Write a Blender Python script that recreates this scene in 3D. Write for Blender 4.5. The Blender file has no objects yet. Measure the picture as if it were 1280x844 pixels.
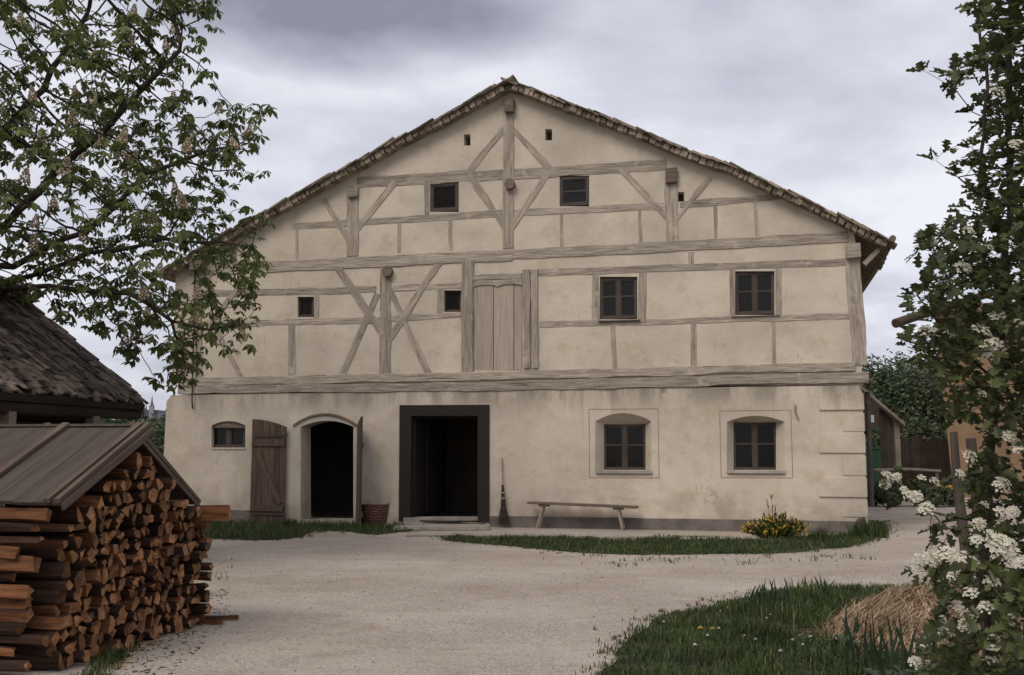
import bpy, bmesh, math, random
import numpy as np
from mathutils import Vector, Matrix, noise as mnoise
from mathutils.geometry import tessellate_polygon

SC = bpy.context.scene
COL = SC.collection
R = random.Random(11)
NR = np.random.RandomState(5)
rad = math.radians

# ------------------------------------------------------------------ camera, light, exposure
FPX, PCX, PCY, HORIZ, EYE = 1300.0, 640.0, 422.0, 563.0, 1.6
PITCH = math.atan((HORIZ - PCY) / FPX)
cd = bpy.data.cameras.new('camera')
cam = bpy.data.objects.new('camera', cd)
COL.objects.link(cam)
cam.location = (0, 0, EYE)
cam.rotation_euler = (math.pi / 2 + PITCH, 0, 0)
cd.sensor_width = 36.0
cd.lens = FPX / 1280 * 36.0
cd.clip_start, cd.clip_end = 0.05, 3000
SC.camera = cam

SUN_EL, SUN_AZ = rad(48), rad(215)          # azimuth clockwise from +Y: behind the camera, to the left
sd = bpy.data.lights.new('sun', 'SUN')
sd.energy, sd.angle, sd.color = 1.15, rad(30), (1.0, 0.915, 0.80)
sun = bpy.data.objects.new('sun', sd)
COL.objects.link(sun)
tosun = Vector((math.sin(SUN_AZ) * math.cos(SUN_EL), math.cos(SUN_AZ) * math.cos(SUN_EL), math.sin(SUN_EL)))
sun.rotation_euler = tosun.to_track_quat('Z', 'Y').to_euler()

W = bpy.data.worlds.new('World')
SC.world = W
W.use_nodes = True


def build_world():
    nt = W.node_tree
    N, L = nt.nodes, nt.links
    N.clear()
    out = N.new('ShaderNodeOutputWorld')
    sky = N.new('ShaderNodeTexSky')
    sky.sky_type = 'NISHITA'
    sky.sun_disc = False
    sky.sun_elevation, sky.sun_rotation = SUN_EL, SUN_AZ
    b1 = N.new('ShaderNodeBackground')
    b1.inputs[1].default_value = 0.08
    L.new(sky.outputs[0], b1.inputs[0])
    tc = N.new('ShaderNodeTexCoord')
    nrm = N.new('ShaderNodeVectorMath'); nrm.operation = 'NORMALIZE'
    L.new(tc.outputs['Generated'], nrm.inputs[0])
    sep = N.new('ShaderNodeSeparateXYZ')
    L.new(nrm.outputs[0], sep.inputs[0])

    def M(op, a, b=None, clamp=False):
        m = N.new('ShaderNodeMath'); m.operation = op; m.use_clamp = clamp
        for i, v in enumerate((a, b)):
            if v is None: continue
            if isinstance(v, (int, float)): m.inputs[i].default_value = v
            else: L.new(v, m.inputs[i])
        return m.outputs[0]
    zz = M('ADD', M('MAXIMUM', sep.outputs[2], 0.0), 0.22)
    cmb = N.new('ShaderNodeCombineXYZ')
    L.new(M('DIVIDE', sep.outputs[0], zz), cmb.inputs[0])
    L.new(M('DIVIDE', sep.outputs[1], zz), cmb.inputs[1])
    n1 = N.new('ShaderNodeTexNoise')
    n1.inputs['Scale'].default_value = 1.5
    n1.inputs['Detail'].default_value = 7
    n1.inputs['Roughness'].default_value = 0.5
    n1.inputs['Distortion'].default_value = 0.35
    L.new(cmb.outputs[0], n1.inputs['Vector'])
    n2 = N.new('ShaderNodeTexNoise')
    n2.inputs['Scale'].default_value = 4.5
    n2.inputs['Detail'].default_value = 6
    n2.inputs['Roughness'].default_value = 0.6
    L.new(cmb.outputs[0], n2.inputs['Vector'])
    # one heavy dark cloud bank, high and a little left of the gable
    def bank(direction, sx, sz, soft):
        d = Vector(direction).normalized()
        dx = M('MULTIPLY', M('SUBTRACT', sep.outputs[0], d.x), 1 / sx)
        dz = M('MULTIPLY', M('SUBTRACT', sep.outputs[2], d.z), 1 / sz)
        wob = M('MULTIPLY', M('SUBTRACT', n1.outputs[0], 0.5), 1.6)
        r2 = M('ADD', M('MULTIPLY', dx, dx), M('MULTIPLY', dz, dz))
        return M('SUBTRACT', 1.0, M('DIVIDE', M('ADD', r2, wob), soft), clamp=True)
    dark = bank((-0.15, 0.88, 0.43), 0.19, 0.085, 1.5)
    light = bank((0.36, 0.92, 0.24), 0.20, 0.06, 1.5)
    light2 = bank((-0.12, 0.92, 0.345), 0.16, 0.03, 1.6)
    v = M('ADD', M('MULTIPLY', n1.outputs[0], 0.60), M('MULTIPLY', n2.outputs[0], 0.27))
    v = M('SUBTRACT', v, M('MULTIPLY', dark, 0.42))
    v = M('ADD', v, M('MULTIPLY', light, 0.09))
    v = M('ADD', v, M('MULTIPLY', light2, 0.12))
    ramp = N.new('ShaderNodeValToRGB')
    cr = ramp.color_ramp
    cr.elements[0].position, cr.elements[0].color = 0.10, (0.175, 0.18, 0.215, 1)
    cr.elements[1].position, cr.elements[1].color = 0.57, (0.57, 0.57, 0.61, 1)
    e = cr.elements.new(0.30); e.color = (0.32, 0.33, 0.38, 1)
    e = cr.elements.new(0.44); e.color = (0.435, 0.44, 0.495, 1)
    L.new(v, ramp.inputs[0])
    b2 = N.new('ShaderNodeBackground')
    b2.inputs[1].default_value = 1.0
    L.new(ramp.outputs[0], b2.inputs[0])
    mx = N.new('ShaderNodeMixShader')
    mx.inputs[0].default_value = 0.93
    L.new(b1.outputs[0], mx.inputs[1]); L.new(b2.outputs[0], mx.inputs[2])
    L.new(mx.outputs[0], out.inputs[0])


build_world()
SC.view_settings.view_transform = 'Standard'
SC.view_settings.look = 'None'
SC.view_settings.gamma = 1
SC.view_settings.exposure = 0.68
SC.view_settings.use_curve_mapping = False
SC.render.engine = 'CYCLES'
SC.cycles.max_bounces = 6
SC.cycles.use_denoising = True

# ------------------------------------------------------------------ pixel helpers (photo pixels -> points in the place)
FW = Vector((0, math.cos(PITCH), math.sin(PITCH)))
UP = Vector((0, -math.sin(PITCH), math.cos(PITCH)))
EY = Vector((0, 0, EYE))


def ray(px, py):
    return Vector((1, 0, 0)) * ((px - PCX) / FPX) + UP * ((PCY - py) / FPX) + FW


def ground_at(px, py, z=0.0):
    d = ray(px, py)
    return EY + d * ((z - EYE) / d.z)


def at(px, py, Y):
    d = ray(px, py)
    return EY + d * (Y / d.y)


HTH = math.atan(0.00018 * FPX)
HO = ground_at(640, 659)
HU = Vector((math.cos(HTH), -math.sin(HTH), 0))
HV = Vector((math.sin(HTH), math.cos(HTH), 0))


def H(px, py, off=0.0):
    """pixel -> (u, z) on the facade plane, off metres behind it (house coordinates)"""
    d = ray(px, py)
    c = EY - HO
    t = (off - c.dot(HV)) / d.dot(HV)
    p = c + d * t
    return p.dot(HU), p.z


# ------------------------------------------------------------------ mesh helpers
class MB:
    def __init__(s):
        s.v, s.f, s.m = [], [], []

    def add(s, verts, faces, mi=0):
        o = len(s.v)
        s.v.extend([tuple(p) for p in verts])
        s.f.extend([tuple(i + o for i in f) for f in faces])
        s.m.extend([mi] * len(faces))

    def box(s, c, size, mat=None, mi=0, jit=0.0):
        hx, hy, hz = size[0] / 2, size[1] / 2, size[2] / 2
        vs = []
        for x in (-hx, hx):
            for y in (-hy, hy):
                for z in (-hz, hz):
                    p = Vector((x + R.uniform(-jit, jit), y + R.uniform(-jit, jit), z + R.uniform(-jit, jit)))
                    if mat is not None: p = mat @ p
                    vs.append(p + Vector(c))
        s.add(vs, [(0, 1, 3, 2), (4, 6, 7, 5), (0, 4, 5, 1), (2, 3, 7, 6), (0, 2, 6, 4), (1, 5, 7, 3)], mi)

    def span(s, x0, x1, y0, y1, z0, z1, mi=0, jit=0.0):
        s.box(((x0 + x1) / 2, (y0 + y1) / 2, (z0 + z1) / 2), (x1 - x0, y1 - y0, z1 - z0), None, mi, jit)

    def tube(s, pts, rads, seg=8, mi=0, cap=True, jit=0.0):
        pts = [Vector(p) for p in pts]
        n = len(pts)
        if isinstance(rads, (int, float)): rads = [rads] * n
        up = None
        o = len(s.v)
        vs = []
        for i, p in enumerate(pts):
            t = (pts[min(i + 1, n - 1)] - pts[max(i - 1, 0)])
            if t.length < 1e-9: t = Vector((0, 0, 1))
            t.normalize()
            if up is None:
                a = Vector((0, 0, 1)) if abs(t.z) < 0.9 else Vector((1, 0, 0))
                up = t.cross(a).normalized()
            else:
                up = (up - t * up.dot(t))
                if up.length < 1e-6: up = t.orthogonal()
                up.normalize()
            b = t.cross(up)
            for k in range(seg):
                an = 2 * math.pi * k / seg
                r = rads[i] * (1 + R.uniform(-jit, jit))
                vs.append(p + up * (math.cos(an) * r) + b * (math.sin(an) * r))
        fs = []
        for i in range(n - 1):
            for k in range(seg):
                k2 = (k + 1) % seg
                fs.append((i * seg + k, i * seg + k2, (i + 1) * seg + k2, (i + 1) * seg + k))
        if cap:
            fs.append(tuple(range(seg - 1, -1, -1)))
            fs.append(tuple((n - 1) * seg + k for k in range(seg)))
        s.add(vs, fs, mi)

    def lathe(s, prof, seg=20, c=(0, 0, 0), mi=0):
        vs = []
        for r, z in prof:
            for k in range(seg):
                a = 2 * math.pi * k / seg
                vs.append((c[0] + r * math.cos(a), c[1] + r * math.sin(a), c[2] + z))
        fs = []
        for i in range(len(prof) - 1):
            for k in range(seg):
                k2 = (k + 1) % seg
                fs.append((i * seg + k, i * seg + k2, (i + 1) * seg + k2, (i + 1) * seg + k))
        fs.append(tuple(range(seg - 1, -1, -1)))
        fs.append(tuple((len(prof) - 1) * seg + k for k in range(seg)))
        s.add(vs, fs, mi)

    def prism(s, poly, y0, y1, mi=0):
        """poly of (x, z), extruded along y"""
        n = len(poly)
        vs = [(x, y0, z) for x, z in poly] + [(x, y1, z) for x, z in poly]
        fs = [tuple(range(n)), tuple(range(2 * n - 1, n - 1, -1))]
        for i in range(n):
            j = (i + 1) % n
            fs.append((i, i + n, j + n, j))
        s.add(vs, fs, mi)

    def holed(s, outer, holes, y0, y1, mi=0):
        """wall slab in x-z with holes; a hole is a loop, or (front loop, back loop) for splayed reveals"""
        hs = [h if isinstance(h, tuple) else (h, h) for h in holes]
        loops_f = [outer] + [h[0] for h in hs]
        loops_b = [outer] + [h[1] for h in hs]
        for loops, y in ((loops_f, y0), (loops_b, y1)):
            tri = tessellate_polygon([[Vector((x, z, 0)) for x, z in lp] for lp in loops])
            flat = [(x, y, z) for lp in loops for x, z in lp]
            s.add(flat, [tuple(t) for t in tri], mi)
        for lf, lb in zip(loops_f, loops_b):
            n = len(lf)
            vs = [(x, y0, z) for x, z in lf] + [(x, y1, z) for x, z in lb]
            s.add(vs, [(i, (i + 1) % n, (i + 1) % n + n, i + n) for i in range(n)], mi)

    def build(s, name, mats, parent=None, smooth=False, recalc=True, bevel=0.0):
        me = bpy.data.meshes.new(name)
        me.from_pydata(s.v, [], s.f)
        mats = mats if isinstance(mats, (list, tuple)) else [mats]
        for m in mats: me.materials.append(m)
        if len(mats) > 1: me.polygons.foreach_set('material_index', s.m)
        if recalc:
            bm = bmesh.new(); bm.from_mesh(me)
            bmesh.ops.recalc_face_normals(bm, faces=bm.faces)
            if bevel:
                bmesh.ops.bevel(bm, geom=list(bm.edges), offset=bevel, segments=2, affect='EDGES', clamp_overlap=True)
            bm.to_mesh(me); bm.free()
        if smooth: me.polygons.foreach_set('use_smooth', [True] * len(me.polygons))
        me.update()
        o = bpy.data.objects.new(name, me)
        COL.objects.link(o)
        if parent is not None: o.parent = parent
        return o


def tag(o, label=None, cat=None, group=None, kind=None):
    if label: o['label'] = label
    if cat: o['category'] = cat
    if group: o['group'] = group
    if kind: o['kind'] = kind
    return o


def thing(name, label, cat, loc=(0, 0, 0), rz=0.0, group=None):
    o = bpy.data.objects.new(name, None)
    o.empty_display_size = 0.2
    COL.objects.link(o)
    o.location = loc; o.rotation_euler = (0, 0, rz)
    return tag(o, label, cat, group)


def dup(root, loc, rz=0.0, label=None, scale=None):
    r = root.copy(); COL.objects.link(r)
    r.location = loc; r.rotation_euler = (0, 0, rz)
    if scale: r.scale = (scale,) * 3
    if label: r['label'] = label
    for ch in list(root.children):
        c = ch.copy(); COL.objects.link(c); c.parent = r
        for g in list(ch.children):
            d = g.copy(); COL.objects.link(d); d.parent = c
    return r


# ------------------------------------------------------------------ materials
def mat(name, col, rough=0.9, var=0.15, scale=6.0, detail=5, bump=0.0, bscale=None, stretch=None, col2=None,
        isl=0.0, objrand=0.0, spec=0.2, sss=None, bdist=0.01):
    m = bpy.data.materials.new(name)
    m.use_nodes = True
    nt = m.node_tree; N, L = nt.nodes, nt.links
    p = N['Principled BSDF']
    p.inputs['Roughness'].default_value = rough
    p.inputs['Specular IOR Level'].default_value = spec
    tc = N.new('ShaderNodeTexCoord')
    vec = tc.outputs['Object']
    if objrand:
        oi = N.new('ShaderNodeObjectInfo')
        ad = N.new('ShaderNodeVectorMath'); ad.operation = 'MULTIPLY_ADD'
        ad.inputs[1].default_value = (0, 0, 0)
        cx = N.new('ShaderNodeCombineXYZ')
        mm = N.new('ShaderNodeMath'); mm.operation = 'MULTIPLY'; mm.inputs[1].default_value = 37.0
        L.new(oi.outputs['Random'], mm.inputs[0])
        L.new(mm.outputs[0], cx.inputs[0]); L.new(mm.outputs[0], cx.inputs[1])
        ad2 = N.new('ShaderNodeVectorMath'); ad2.operation = 'ADD'
        L.new(vec, ad2.inputs[0]); L.new(cx.outputs[0], ad2.inputs[1])
        vec = ad2.outputs[0]
    if stretch:
        mp = N.new('ShaderNodeMapping')
        mp.inputs['Scale'].default_value = stretch
        L.new(vec, mp.inputs[0]); vec = mp.outputs[0]
    n = N.new('ShaderNodeTexNoise')
    n.inputs['Scale'].default_value = scale
    n.inputs['Detail'].default_value = detail
    n.inputs['Roughness'].default_value = 0.6
    L.new(vec, n.inputs['Vector'])
    r = N.new('ShaderNodeValToRGB')
    c = Vector(col)
    a = c * (1 - var); b = Vector(col2) if col2 else c * (1 + var)
    r.color_ramp.elements[0].position = 0.3
    r.color_ramp.elements[1].position = 0.72
    r.color_ramp.elements[0].color = (*a, 1)
    r.color_ramp.elements[1].color = (*b, 1)
    L.new(n.outputs[0], r.inputs[0])
    cur = r.outputs[0]
    for amt, src in ((isl, 'isl'), (objrand, 'obj')):
        if not amt: continue
        if src == 'isl':
            g = N.new('ShaderNodeNewGeometry'); so = g.outputs['Random Per Island']
        else:
            so = oi.outputs['Random']
        mr = N.new('ShaderNodeMapRange')
        mr.inputs['To Min'].default_value = 1 - amt
        mr.inputs['To Max'].default_value = 1 + amt
        L.new(so, mr.inputs[0])
        hs = N.new('ShaderNodeHueSaturation')
        L.new(mr.outputs[0], hs.inputs['Value'])
        L.new(cur, hs.inputs['Color'])
        cur = hs.outputs[0]
    L.new(cur, p.inputs['Base Color'])
    if bump:
        n2 = N.new('ShaderNodeTexNoise')
        n2.inputs['Scale'].default_value = bscale or scale * 3
        n2.inputs['Detail'].default_value = 6
        n2.inputs['Roughness'].default_value = 0.65
        L.new(vec, n2.inputs['Vector'])
        bp = N.new('ShaderNodeBump')
        bp.inputs['Strength'].default_value = bump
        bp.inputs['Distance'].default_value = bdist
        L.new(n2.outputs[0], bp.inputs['Height'])
        L.new(bp.outputs[0], p.inputs['Normal'])
    if sss:
        # thin leaves let some light through
        tr = N.new('ShaderNodeBsdfTranslucent')
        L.new(cur, tr.inputs[0])
        mx = N.new('ShaderNodeMixShader'); mx.inputs[0].default_value = sss
        L.new(p.outputs[0], mx.inputs[1]); L.new(tr.outputs[0], mx.inputs[2])
        L.new(mx.outputs[0], N['Material Output'].inputs[0])
    return m


def checks(m):
    """long dark drying splits and blotchy weathering along old beams"""
    nt = m.node_tree; N, L = nt.nodes, nt.links
    p = N['Principled BSDF']
    src = p.inputs['Base Color'].links[0].from_socket
    tc = N.new('ShaderNodeTexCoord'); oi = N.new('ShaderNodeObjectInfo')
    mm = N.new('ShaderNodeMath'); mm.operation = 'MULTIPLY'; mm.inputs[1].default_value = 53.0
    L.new(oi.outputs['Random'], mm.inputs[0])
    ad = N.new('ShaderNodeVectorMath'); ad.operation = 'ADD'
    L.new(tc.outputs['Object'], ad.inputs[0]); L.new(mm.outputs[0], ad.inputs[1])
    cur = src
    for st, sc, lo, hi, col, amt in (((0.45, 1, 15), 1.6, 0.63, 0.68, (0.09, 0.07, 0.055), 0.85), ((0.8, 1, 2.0), 1.3, 0.52, 0.72, (0.22, 0.175, 0.135), 0.4), ((1, 1, 1), 2.6, 0.58, 0.68, (0.53, 0.465, 0.385), 0.7)):
        mp = N.new('ShaderNodeMapping'); mp.inputs['Scale'].default_value = st
        L.new(ad.outputs[0], mp.inputs[0])
        n = N.new('ShaderNodeTexNoise'); n.inputs['Scale'].default_value = sc; n.inputs['Detail'].default_value = 5; n.inputs['Roughness'].default_value = 0.6
        L.new(mp.outputs[0], n.inputs['Vector'])
        r = N.new('ShaderNodeMapRange'); r.inputs[1].default_value = lo; r.inputs[2].default_value = hi; r.inputs[4].default_value = amt
        L.new(n.outputs[0], r.inputs[0])
        mx = N.new('ShaderNodeMix'); mx.data_type = 'RGBA'; mx.inputs[7].default_value = (*col, 1)
        L.new(r.outputs[0], mx.inputs[0]); L.new(cur, mx.inputs[6]); cur = mx.outputs[2]
    L.new(cur, p.inputs['Base Color'])


def plaster(name, col, stain_top=None, stain_low=None):
    """limewashed plaster: mottled, with soot and damp streaks below the sill beam and damp above the ground"""
    m = bpy.data.materials.new(name)
    m.use_nodes = True
    nt = m.node_tree; N, L = nt.nodes, nt.links
    p = N['Principled BSDF']
    p.inputs['Roughness'].default_value = 0.95
    p.inputs['Specular IOR Level'].default_value = 0.1
    tc = N.new('ShaderNodeTexCoord'); vec = tc.outputs['Object']

    def nz(sc, det, st=None, ro=0.6):
        v = vec
        if st:
            mp = N.new('ShaderNodeMapping'); mp.inputs['Scale'].default_value = st
            L.new(vec, mp.inputs[0]); v = mp.outputs[0]
        n = N.new('ShaderNodeTexNoise')
        n.inputs['Scale'].default_value = sc; n.inputs['Detail'].default_value = det
        n.inputs['Roughness'].default_value = ro
        L.new(v, n.inputs['Vector'])
        return n.outputs[0]

    def rng(x, a, b, lo=0.0, hi=1.0):
        mr = N.new('ShaderNodeMapRange'); mr.interpolation_type = 'SMOOTHSTEP'
        for i, vv in zip(range(1, 5), (a, b, lo, hi)): mr.inputs[i].default_value = vv
        L.new(x, mr.inputs[0]); return mr.outputs[0]

    def mix(a, b, f):
        mx = N.new('ShaderNodeMix'); mx.data_type = 'RGBA'
        if isinstance(a, tuple): mx.inputs[6].default_value = (*a, 1)
        else: L.new(a, mx.inputs[6])
        if isinstance(b, tuple): mx.inputs[7].default_value = (*b, 1)
        else: L.new(b, mx.inputs[7])
        if isinstance(f, float): mx.inputs[0].default_value = f
        else: L.new(f, mx.inputs[0])
        return mx.outputs[2]

    def mul(a, b):
        mm = N.new('ShaderNodeMath'); mm.operation = 'MULTIPLY'
        L.new(a, mm.inputs[0])
        if isinstance(b, float): mm.inputs[1].default_value = b
        else: L.new(b, mm.inputs[1])
        return mm.outputs[0]
    c = Vector(col)
    cur = mix(tuple(c * 0.84), tuple(c * 1.10), rng(nz(0.55, 7), 0.34, 0.66))
    cur = mix(cur, tuple(Vector((c.x * 0.80, c.y * 0.74, c.z * 0.64))), mul(rng(nz(2.3, 7), 0.48, 0.72), 0.6))
    cur = mix(cur, tuple(c * 1.12), mul(rng(nz(9.0, 5), 0.5, 0.75), 0.35))
    cur = mix(cur, tuple(c * 0.62), mul(rng(nz(38.0, 4), 0.60, 0.72), 0.28))
    # hairline cracks, only here and there
    vo = N.new('ShaderNodeTexVoronoi'); vo.feature = 'DISTANCE_TO_EDGE'; vo.inputs['Scale'].default_value = 0.9
    dv_ = N.new('ShaderNodeVectorMath'); dv_.operation = 'MULTIPLY_ADD'
    nn_ = N.new('ShaderNodeTexNoise'); nn_.inputs['Scale'].default_value = 3.0; nn_.inputs['Detail'].default_value = 6
    L.new(vec, nn_.inputs['Vector']); L.new(nn_.outputs['Color'], dv_.inputs[0]); dv_.inputs[1].default_value = (0.5, 0.5, 0.5); L.new(vec, dv_.inputs[2])
    L.new(dv_.outputs[0], vo.inputs['Vector'])
    f = mul(rng(vo.outputs['Distance'], 0.009, 0.002), rng(nz(0.8, 3), 0.56, 0.64))
    cur = mix(cur, (0.20, 0.155, 0.115), mul(f, 0.38))
    # rain streaks
    f = mul(rng(nz(3.2, 6, (1.0, 1.0, 0.10), 0.7), 0.56, 0.74), rng(nz(0.9, 4), 0.42, 0.62))
    cur = mix(cur, tuple(Vector((c.x * 0.62, c.y * 0.58, c.z * 0.52))), mul(f, 0.5))
    sx = N.new('ShaderNodeSeparateXYZ'); L.new(vec, sx.inputs[0])
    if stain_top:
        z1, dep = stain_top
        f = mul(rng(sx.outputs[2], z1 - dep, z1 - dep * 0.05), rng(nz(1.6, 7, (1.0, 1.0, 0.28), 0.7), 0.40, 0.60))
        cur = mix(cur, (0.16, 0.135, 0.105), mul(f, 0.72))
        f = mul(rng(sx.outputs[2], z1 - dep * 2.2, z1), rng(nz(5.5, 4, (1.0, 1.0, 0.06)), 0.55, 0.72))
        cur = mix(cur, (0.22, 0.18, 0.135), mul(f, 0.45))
    if stain_low:
        z0, dep = stain_low
        f = mul(rng(sx.outputs[2], z0 + dep, z0), rng(nz(1.9, 6), 0.40, 0.62))
        cur = mix(cur, (0.25, 0.20, 0.15), mul(f, 0.45))
    L.new(cur, p.inputs['Base Color'])
    b1 = N.new('ShaderNodeBump'); b1.inputs['Strength'].default_value = 0.55; b1.inputs['Distance'].default_value = 0.05
    L.new(nz(2.2, 5), b1.inputs['Height'])
    b2 = N.new('ShaderNodeBump'); b2.inputs['Strength'].default_value = 0.35; b2.inputs['Distance'].default_value = 0.01
    L.new(nz(28, 6), b2.inputs['Height']); L.new(b1.outputs[0], b2.inputs['Normal'])
    L.new(b2.outputs[0], p.inputs['Normal'])
    return m


GRAIN = (0.8, 14, 14)
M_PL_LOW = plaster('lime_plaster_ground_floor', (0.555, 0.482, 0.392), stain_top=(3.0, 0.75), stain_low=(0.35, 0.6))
M_PL_UP = plaster('lime_plaster_upper', (0.56, 0.482, 0.39))
M_TIMBER = mat('weathered_timber', (0.385, 0.325, 0.262), 0.95, 0.42, 2.2, 9, bump=1.0, bscale=4, stretch=(0.9, 9, 9), objrand=0.13, col2=(0.52, 0.445, 0.362), bdist=0.03)
checks(M_TIMBER)
M_TIMBER_D = mat('brown_timber', (0.17, 0.13, 0.098), 0.9, 0.4, 2.2, 8, bump=0.8, bscale=4, stretch=GRAIN, objrand=0.12)
M_HATCH = mat('pale_hatch_boards', (0.37, 0.31, 0.25), 0.95, 0.2, 2.0, 8, bump=0.5, bscale=5, stretch=(12, 12, 0.7), isl=0.12)
M_STONE = mat('roof_limestone', (0.20, 0.16, 0.12), 0.95, 0.5, 5, 7, bump=0.7, bscale=14, isl=0.45, col2=(0.34, 0.28, 0.215))
M_VERGE = mat('verge_stones', (0.27, 0.215, 0.165), 0.95, 0.45, 5, 6, bump=0.7, bscale=14, isl=0.35)
M_PLINTH = mat('grey_plinth', (0.15, 0.125, 0.112), 0.95, 0.3, 3, 7, bump=0.6, bscale=12, col2=(0.21, 0.18, 0.16))
M_DARKWOOD = mat('dark_door_wood', (0.022, 0.0165, 0.014), 0.75, 0.35, 2.4, 7, bump=0.6, bscale=5, stretch=(14, 14, 0.8), spec=0.3)
M_DOORLEAF = mat('brown_door_boards', (0.088, 0.056, 0.042), 0.8, 0.4, 2.4, 7, bump=0.7, bscale=5, stretch=(12, 12, 0.7), isl=0.28, spec=0.3)
M_WINFRAME = mat('brown_window_wood', (0.066, 0.045, 0.036), 0.6, 0.3, 3, 6, bump=0.3, bscale=12, spec=0.35)
M_WINFRAME2 = mat('grey_brown_window_wood', (0.062, 0.046, 0.036), 0.7, 0.3, 3, 6, bump=0.3, bscale=12, spec=0.35)
M_GLASS = mat('dark_window_glass', (0.010, 0.009, 0.008), 0.12, 0.2, 2, 2, bump=0.25, bscale=3, spec=0.25)
M_INT = mat('dark_interior', (0.16, 0.13, 0.105), 1.0, 0.2, 2)
M_IRON = mat('rusty_iron', (0.05, 0.04, 0.035), 0.7, 0.4, 8, spec=0.4)
M_LINE = mat('red_brown_line_paint', (0.30, 0.195, 0.145), 0.95, 0.25, 8)
M_SLAB = mat('worn_stone_slab', (0.36, 0.315, 0.265), 0.9, 0.3, 4, 7, bump=0.7, bscale=16, col2=(0.42, 0.375, 0.32), objrand=0.1)
M_SHINGLE = mat('old_shingle', (0.06, 0.044, 0.034), 0.85, 0.5, 6, 6, bump=0.7, bscale=20, isl=0.8, col2=(0.19, 0.15, 0.122), spec=0.25)
M_LOGBROWN = mat('brown_gutter_wood', (0.075, 0.048, 0.036), 0.9, 0.35, 3, 6, bump=0.5)
M_LOGWALL = mat('dark_log_wall', (0.03, 0.022, 0.017), 0.9, 0.4, 3, 6, bump=0.6, bscale=6, stretch=(12, 0.8, 12))
M_ROOFBOARD = mat('grey_brown_roof_boards', (0.066, 0.05, 0.041), 0.8, 0.35, 2.5, 8, bump=0.7, bscale=5, stretch=(10, 0.6, 10), isl=0.18, spec=0.3)
M_BATTEN = mat('light_batten', (0.105, 0.075, 0.056), 0.85, 0.35, 2.5, 7, bump=0.5, bscale=5, stretch=(10, 0.6, 10), isl=0.15)
M_BARK = mat('log_bark', (0.044, 0.023, 0.016), 0.95, 0.5, 7, 6, bump=0.9, bscale=16, stretch=(0.6, 3, 3), objrand=0.35)
M_CUT = mat('cut_wood_end', (0.18, 0.078, 0.034), 0.9, 0.45, 18, 6, bump=0.9, bscale=50, objrand=0.55, col2=(0.35, 0.175, 0.082))
M_SPLIT = mat('split_wood_side', (0.12, 0.046, 0.021), 0.9, 0.5, 3, 7, bump=0.9, bscale=6, stretch=(1, 10, 10), objrand=0.5, col2=(0.24, 0.105, 0.048))
M_TREEBARK = mat('tree_bark', (0.055, 0.042, 0.034), 0.95, 0.4, 5, 6, bump=0.8, bscale=10)
M_LEAF_CH = mat('chestnut_leaf', (0.130, 0.158, 0.055), 0.6, 0.4, 1.0, 3, isl=0.45, sss=0.42, spec=0.25)
M_CANDLE = mat('chestnut_candle', (0.46, 0.36, 0.25), 0.9, 0.25, 30, 3, isl=0.25)
M_LEAF_HT = mat('hawthorn_leaf', (0.062, 0.078, 0.028), 0.5, 0.45, 3, 3, isl=0.5, sss=0.36, spec=0.35, col2=(0.11, 0.128, 0.045))
M_PETAL = mat('white_petal', (0.74, 0.71, 0.60), 0.8, 0.08, 20, 2, isl=0.12, sss=0.2)
M_STAMEN = mat('petal_centre', (0.42, 0.36, 0.18), 0.8, 0.1)
M_GRASS = mat('grass_blade', (0.032, 0.054, 0.019), 0.7, 0.3, 1.2, 4, isl=0.5, sss=0.2, spec=0.15, col2=(0.052, 0.072, 0.028))
def mixed_grass(m):
    nt = m.node_tree; N, L = nt.nodes, nt.links
    p = N['Principled BSDF']
    g = N.new('ShaderNodeNewGeometry')
    r = N.new('ShaderNodeValToRGB'); r.color_ramp.interpolation = 'LINEAR'
    cs = [(0.0, (0.030, 0.055, 0.018)), (0.35, (0.050, 0.082, 0.026)), (0.62, (0.075, 0.105, 0.032)), (0.88, (0.085, 0.105, 0.042)), (0.94, (0.20, 0.165, 0.08)), (1.0, (0.14, 0.105, 0.055))]
    r.color_ramp.elements[0].position, r.color_ramp.elements[0].color = cs[0][0], (*cs[0][1], 1)
    r.color_ramp.elements[1].position, r.color_ramp.elements[1].color = cs[-1][0], (*cs[-1][1], 1)
    for q, c in cs[1:-1]:
        e = r.color_ramp.elements.new(q); e.color = (*c, 1)
    L.new(g.outputs['Random Per Island'], r.inputs[0])
    n = N.new('ShaderNodeTexNoise'); n.inputs['Scale'].default_value = 1.6; n.inputs['Detail'].default_value = 4
    tc = N.new('ShaderNodeTexCoord'); L.new(tc.outputs['Object'], n.inputs['Vector'])
    mr = N.new('ShaderNodeMapRange'); mr.inputs[1].default_value = 0.3; mr.inputs[2].default_value = 0.7; mr.inputs[3].default_value = 0.6; mr.inputs[4].default_value = 1.2
    L.new(n.outputs[0], mr.inputs[0])
    hs = N.new('ShaderNodeHueSaturation'); L.new(mr.outputs[0], hs.inputs['Value']); L.new(r.outputs[0], hs.inputs['Color'])
    L.new(hs.outputs[0], p.inputs['Base Color'])
    for nd in N:
        if nd.type == 'BSDF_TRANSLUCENT': L.new(hs.outputs[0], nd.inputs[0])


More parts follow.
